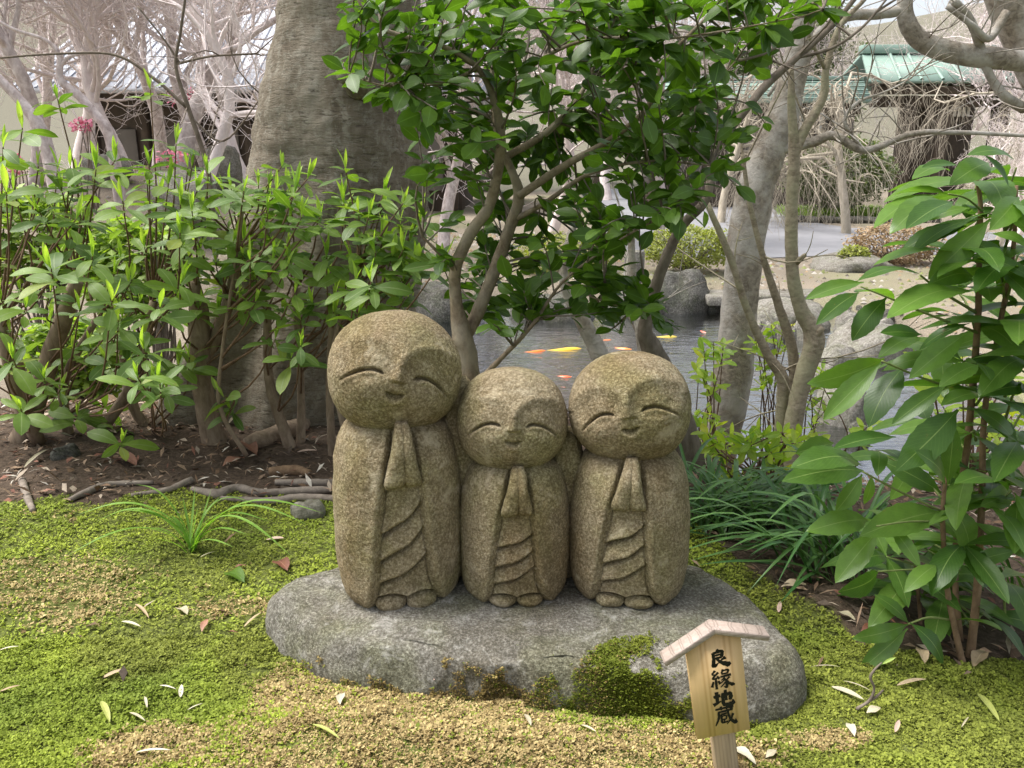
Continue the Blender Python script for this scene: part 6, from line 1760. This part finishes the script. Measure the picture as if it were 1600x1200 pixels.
def seedling():
    p0 = on_ground(1338, 1108)
    Y0 = p0[1]
    root = thing('dead_seedling', p0, 'dark crooked dead seedling stem standing in the moss right of the slab', 'twig')
    V, f = tube1([p0, at(1358, 1095, Y0), at(1366, 1076, Y0), at(1360, 1058, Y0), at(1368, 1045, Y0), at(1378, 1035, Y0)], [.0028, .0026, .0022, .0022, .0018, .0010], 7, 5, .15, 2)
    put('stem', V, f, M['darkbark'], root)
    V, f = tube1([at(1352, 1100, Y0), at(1370, 1088, Y0), at(1380, 1078, Y0)], [.002, .002, .0015], 6, 4, .1, 3); put('side_stem', V, f, M['darkbark'], root)
    leaf_obj(SNEW[0][0], at(1378, 1038, Y0), at(1400, 1027, Y0), np.array([0, -.5, 1]), root, 1.2)
seedling()
def fallen(px, py, L, ang, kind, label, w=1.0, name='fallen_leaf', cat='leaf', lift=.007):
    src = {'dry': (DRYL, M['dry']), 'blade': (DRYB, M['pale']), 'red': (DRYL, M['redleaf']), 'green': (DRYB, M['greenfallen']), 'pink': (DRYB, M['pinkdry']), 'leafgreen': (DRYL, M['camellia']), 'pale': (DRYL, M['pale']), 'brownblade': (DRYB, M['dry'])}[kind]
    p = on_ground(px, py, lift)
    s = depth(p) / F
    L = L * .78
    a = math.radians(ang)
    c = np.array([math.cos(a), -math.sin(a)])       # screen direction
    e = on_ground(px + c[0] * L / 2, py - -c[1] * L / 2, lift + .004); b_ = on_ground(px - c[0] * L / 2, py + -c[1] * L / 2, lift)
    x, y, z, LL = frame(b_, e, unit(np.array([.15 * math.sin(px), .1 * math.cos(py), 1])))
    LV = src[0][1]
    Vw = LL * (LV[:, 0:1] * w * x + LV[:, 1:2] * y + LV[:, 2:3] * z)
    o = obj(name, mesh(name, Vw, src[0][2], src[1], True, src[0][3]), None, b_)
    tag(o, label, cat, 'fallen leaves on the moss')
FL = [
    (690, 1036, 74, 66, 'pink', 'long curled pinkish leaf lying on the slab front', 1.0), (430, 842, 36, 5, 'pink', 'pale pink fallen leaf on moss beside the small tan stone', 3.6), (440, 884, 30, -35, 'red', 'brown curled leaf at the left rim of the slab', 1.2), (374, 886, 28, 15, 'red', 'brown fallen leaf above the green leaf left of the slab', 1.0), (368, 902, 40, -25, 'leafgreen', 'flat green leaf lying on moss left of the slab', 1.0),
    (14, 1013, 42, 12, 'blade', 'white dry blade at the left edge of the moss', 1.0), (15, 1076, 46, 18, 'brownblade', 'brown dry blade at the left edge below the white one', 1.4), (178, 1052, 52, 22, 'brownblade', 'brown curled bamboo leaf on moss in the lower left', 1.8), (283, 1079, 26, 85, 'blade', 'small upright pale seed leaf in the lower left moss', 2.4), (262, 1074, 36, -12, 'blade', 'thin straw touching the small upright seed leaf', .8),
    (165, 1112, 46, -68, 'green', 'green narrow leaf lying on moss in the lower left', 1.4), (215, 1120, 36, -28, 'blade', 'thin pale blade right of the green narrow leaf', 1.0), (228, 1097, 24, -78, 'blade', 'short pale blade above the thin pale blade', 1.2), (305, 1104, 34, 24, 'blade', 'thin straw in the lower left moss, right of the seed leaf', .8), (240, 1174, 72, 4, 'blade', 'long white blade near the bottom left', .8),
    (510, 1143, 62, -28, 'green', 'yellow-green blade on tan moss near the bottom', 1.0), (533, 1092, 22, 80, 'pale', 'small white petal-like leaf below the slab', 1.0), (825, 1125, 26, -62, 'blade', 'small pale blade on tan moss below the middle figure', 1.5), (920, 1138, 34, -25, 'brownblade', 'dry brown blade below the mossy slab patch', 1.4), (320, 977, 28, 65, 'red', 'reddish small leaf on moss left of the slab', 1.0),
    (205, 975, 40, -15, 'blade', 'pale blade in the moss left of the reddish leaf', 1.2), (285, 955, 24, -30, 'pale', 'small cream leaf on the moss below the grass tuft', 1.1), (222, 955, 40, -45, 'brownblade', 'brown stalk on the moss left of the cream leaf', .8), (395, 968, 46, 40, 'brownblade', 'grey-brown blade touching the left tip of the slab', 1.3), (325, 866, 32, 20, 'blade', 'pale blade beside the foot of the grass tuft', 1.2),
    (1325, 1083, 70, -22, 'blade', 'broad white dry blade on moss right of the slab', 1.7), (1340, 1072, 60, -20, 'blade', 'thin straw above the broad white blade', .6), (1425, 1066, 60, 12, 'brownblade', 'grey dry blade right of the dead seedling', 1.2), (1545, 1106, 72, -52, 'green', 'yellow-green narrow blade in the lower right moss', 1.1), (1508, 1128, 26, 55, 'blade', 'short straw left of the yellow-green narrow blade', .7),
    (1290, 1042, 60, 0, 'blade', 'straight straw lying against the right end of the slab', .5), (1322, 962, 40, -25, 'pale', 'cream folded dry leaf before the strap grass', 1.5), (1218, 948, 22, 80, 'pinkdry' if False else 'pink', 'small tan leaf on moss beside the slab, right', 2.2), (1402, 1134, 26, 70, 'pink', 'small pinkish curled leaf in the right moss', 1.8), (1330, 1140, 30, -60, 'pale', 'pale curled leaf in the lower right moss', 1.0),
    (1440, 1024, 34, -65, 'dry', 'grey-brown leaf on soil under the large-leaved shrub', 1.1), (1530, 1030, 40, 55, 'dry', 'grey-brown leaf beside the stem foot of the large-leaved shrub', 1.0), (1162, 1180, 60, -35, 'pale', 'white curled dry leaf just right of the sign stake', .9), (1205, 1178, 26, 35, 'pale', 'cream flower-like scrap right of the sign stake', 1.5), (1365, 1110, 30, 20, 'pale', 'pale curled scrap at the foot of the dead seedling', 1.4),
    (1590, 960, 60, -12, 'red', 'reddish dry blade on soil at the right edge', .7), (1385, 968, 40, -20, 'red', 'dark red dry leaf under the large-leaved shrub', 1.0), (1360, 985, 46, 25, 'red', 'dark red dry leaf left of the other under the large-leaved shrub', 1.0), (1240, 915, 50, 5, 'dry', 'tan dry leaf under the strap grass', 1.2), (385, 700, 50, -30, 'red', 'red-brown curled leaf at the foot of the stout shrub trunk', 1.1),
    (365, 722, 46, 20, 'red', 'red-brown leaf heap piece below the decayed log', 1.2), (195, 722, 50, -15, 'red', 'red-brown leaf on the soil between two shrubs', 1.1), (75, 768, 30, 10, 'red', 'orange-brown leaf on the soil near the left edge', 1.2), (480, 705, 40, 5, 'pink', 'pinkish dry leaf on the soil near the tallest statue', 2.6), (60, 715, 70, 35, 'blade', 'white curved strip on the soil at the far left', .8)]
for (px, py, L, ang, kind, lb, w) in FL:
    fallen(px, py, L, ang, kind, lb, w, lift=.034 if 'slab front' in lb else .007)

# gravel and dry scraps on the far bank (stuff)
r = np.random.default_rng(123)
n = 9000
x = r.uniform(-7, 11, n); y = r.uniform(6.5, 17, n)
kp_ = (pond_e(x, y) > 1.06) & ~inpoly(x, y, [(p_[0], p_[1]) for p_ in pv])
x, y = x[kp_], y[kp_]; n = len(x)
sz = r.uniform(.012, .05, n) * (y / 11); a = r.uniform(0, 6.28, n)
c = np.stack([x, y, ground_z(x, y)], 1)
off = [np.stack([np.cos(a + k_ * 1.571) * sz, np.sin(a + k_ * 1.571) * sz * r.uniform(.6, 1, n), 0 * a - .004], 1) for k_ in range(4)]
V = np.concatenate([c + o_2 for o_2 in off] + [c + np.stack([0 * a, 0 * a, sz * r.uniform(.4, .9, n)], 1)])
ids = np.arange(n)
f = np.concatenate([np.stack([ids + k_ * n, ids + ((k_ + 1) % 4) * n, ids + 4 * n], 1) for k_ in range(4)])
pal = np.array([[.20, .18, .15], [.34, .31, .27], [.14, .12, .09], [.27, .19, .11], [.18, .20, .07]])
cc = pal[r.integers(0, 5, n)] * r.uniform(.7, 1.3, n)[:, None]
tag(obj('gravel', mesh('gravel', V, f, M['litter'], False, None, np.tile(cc, (5, 1)))), 'loose gravel and dry scraps on the far bank', 'gravel', kind='stuff')
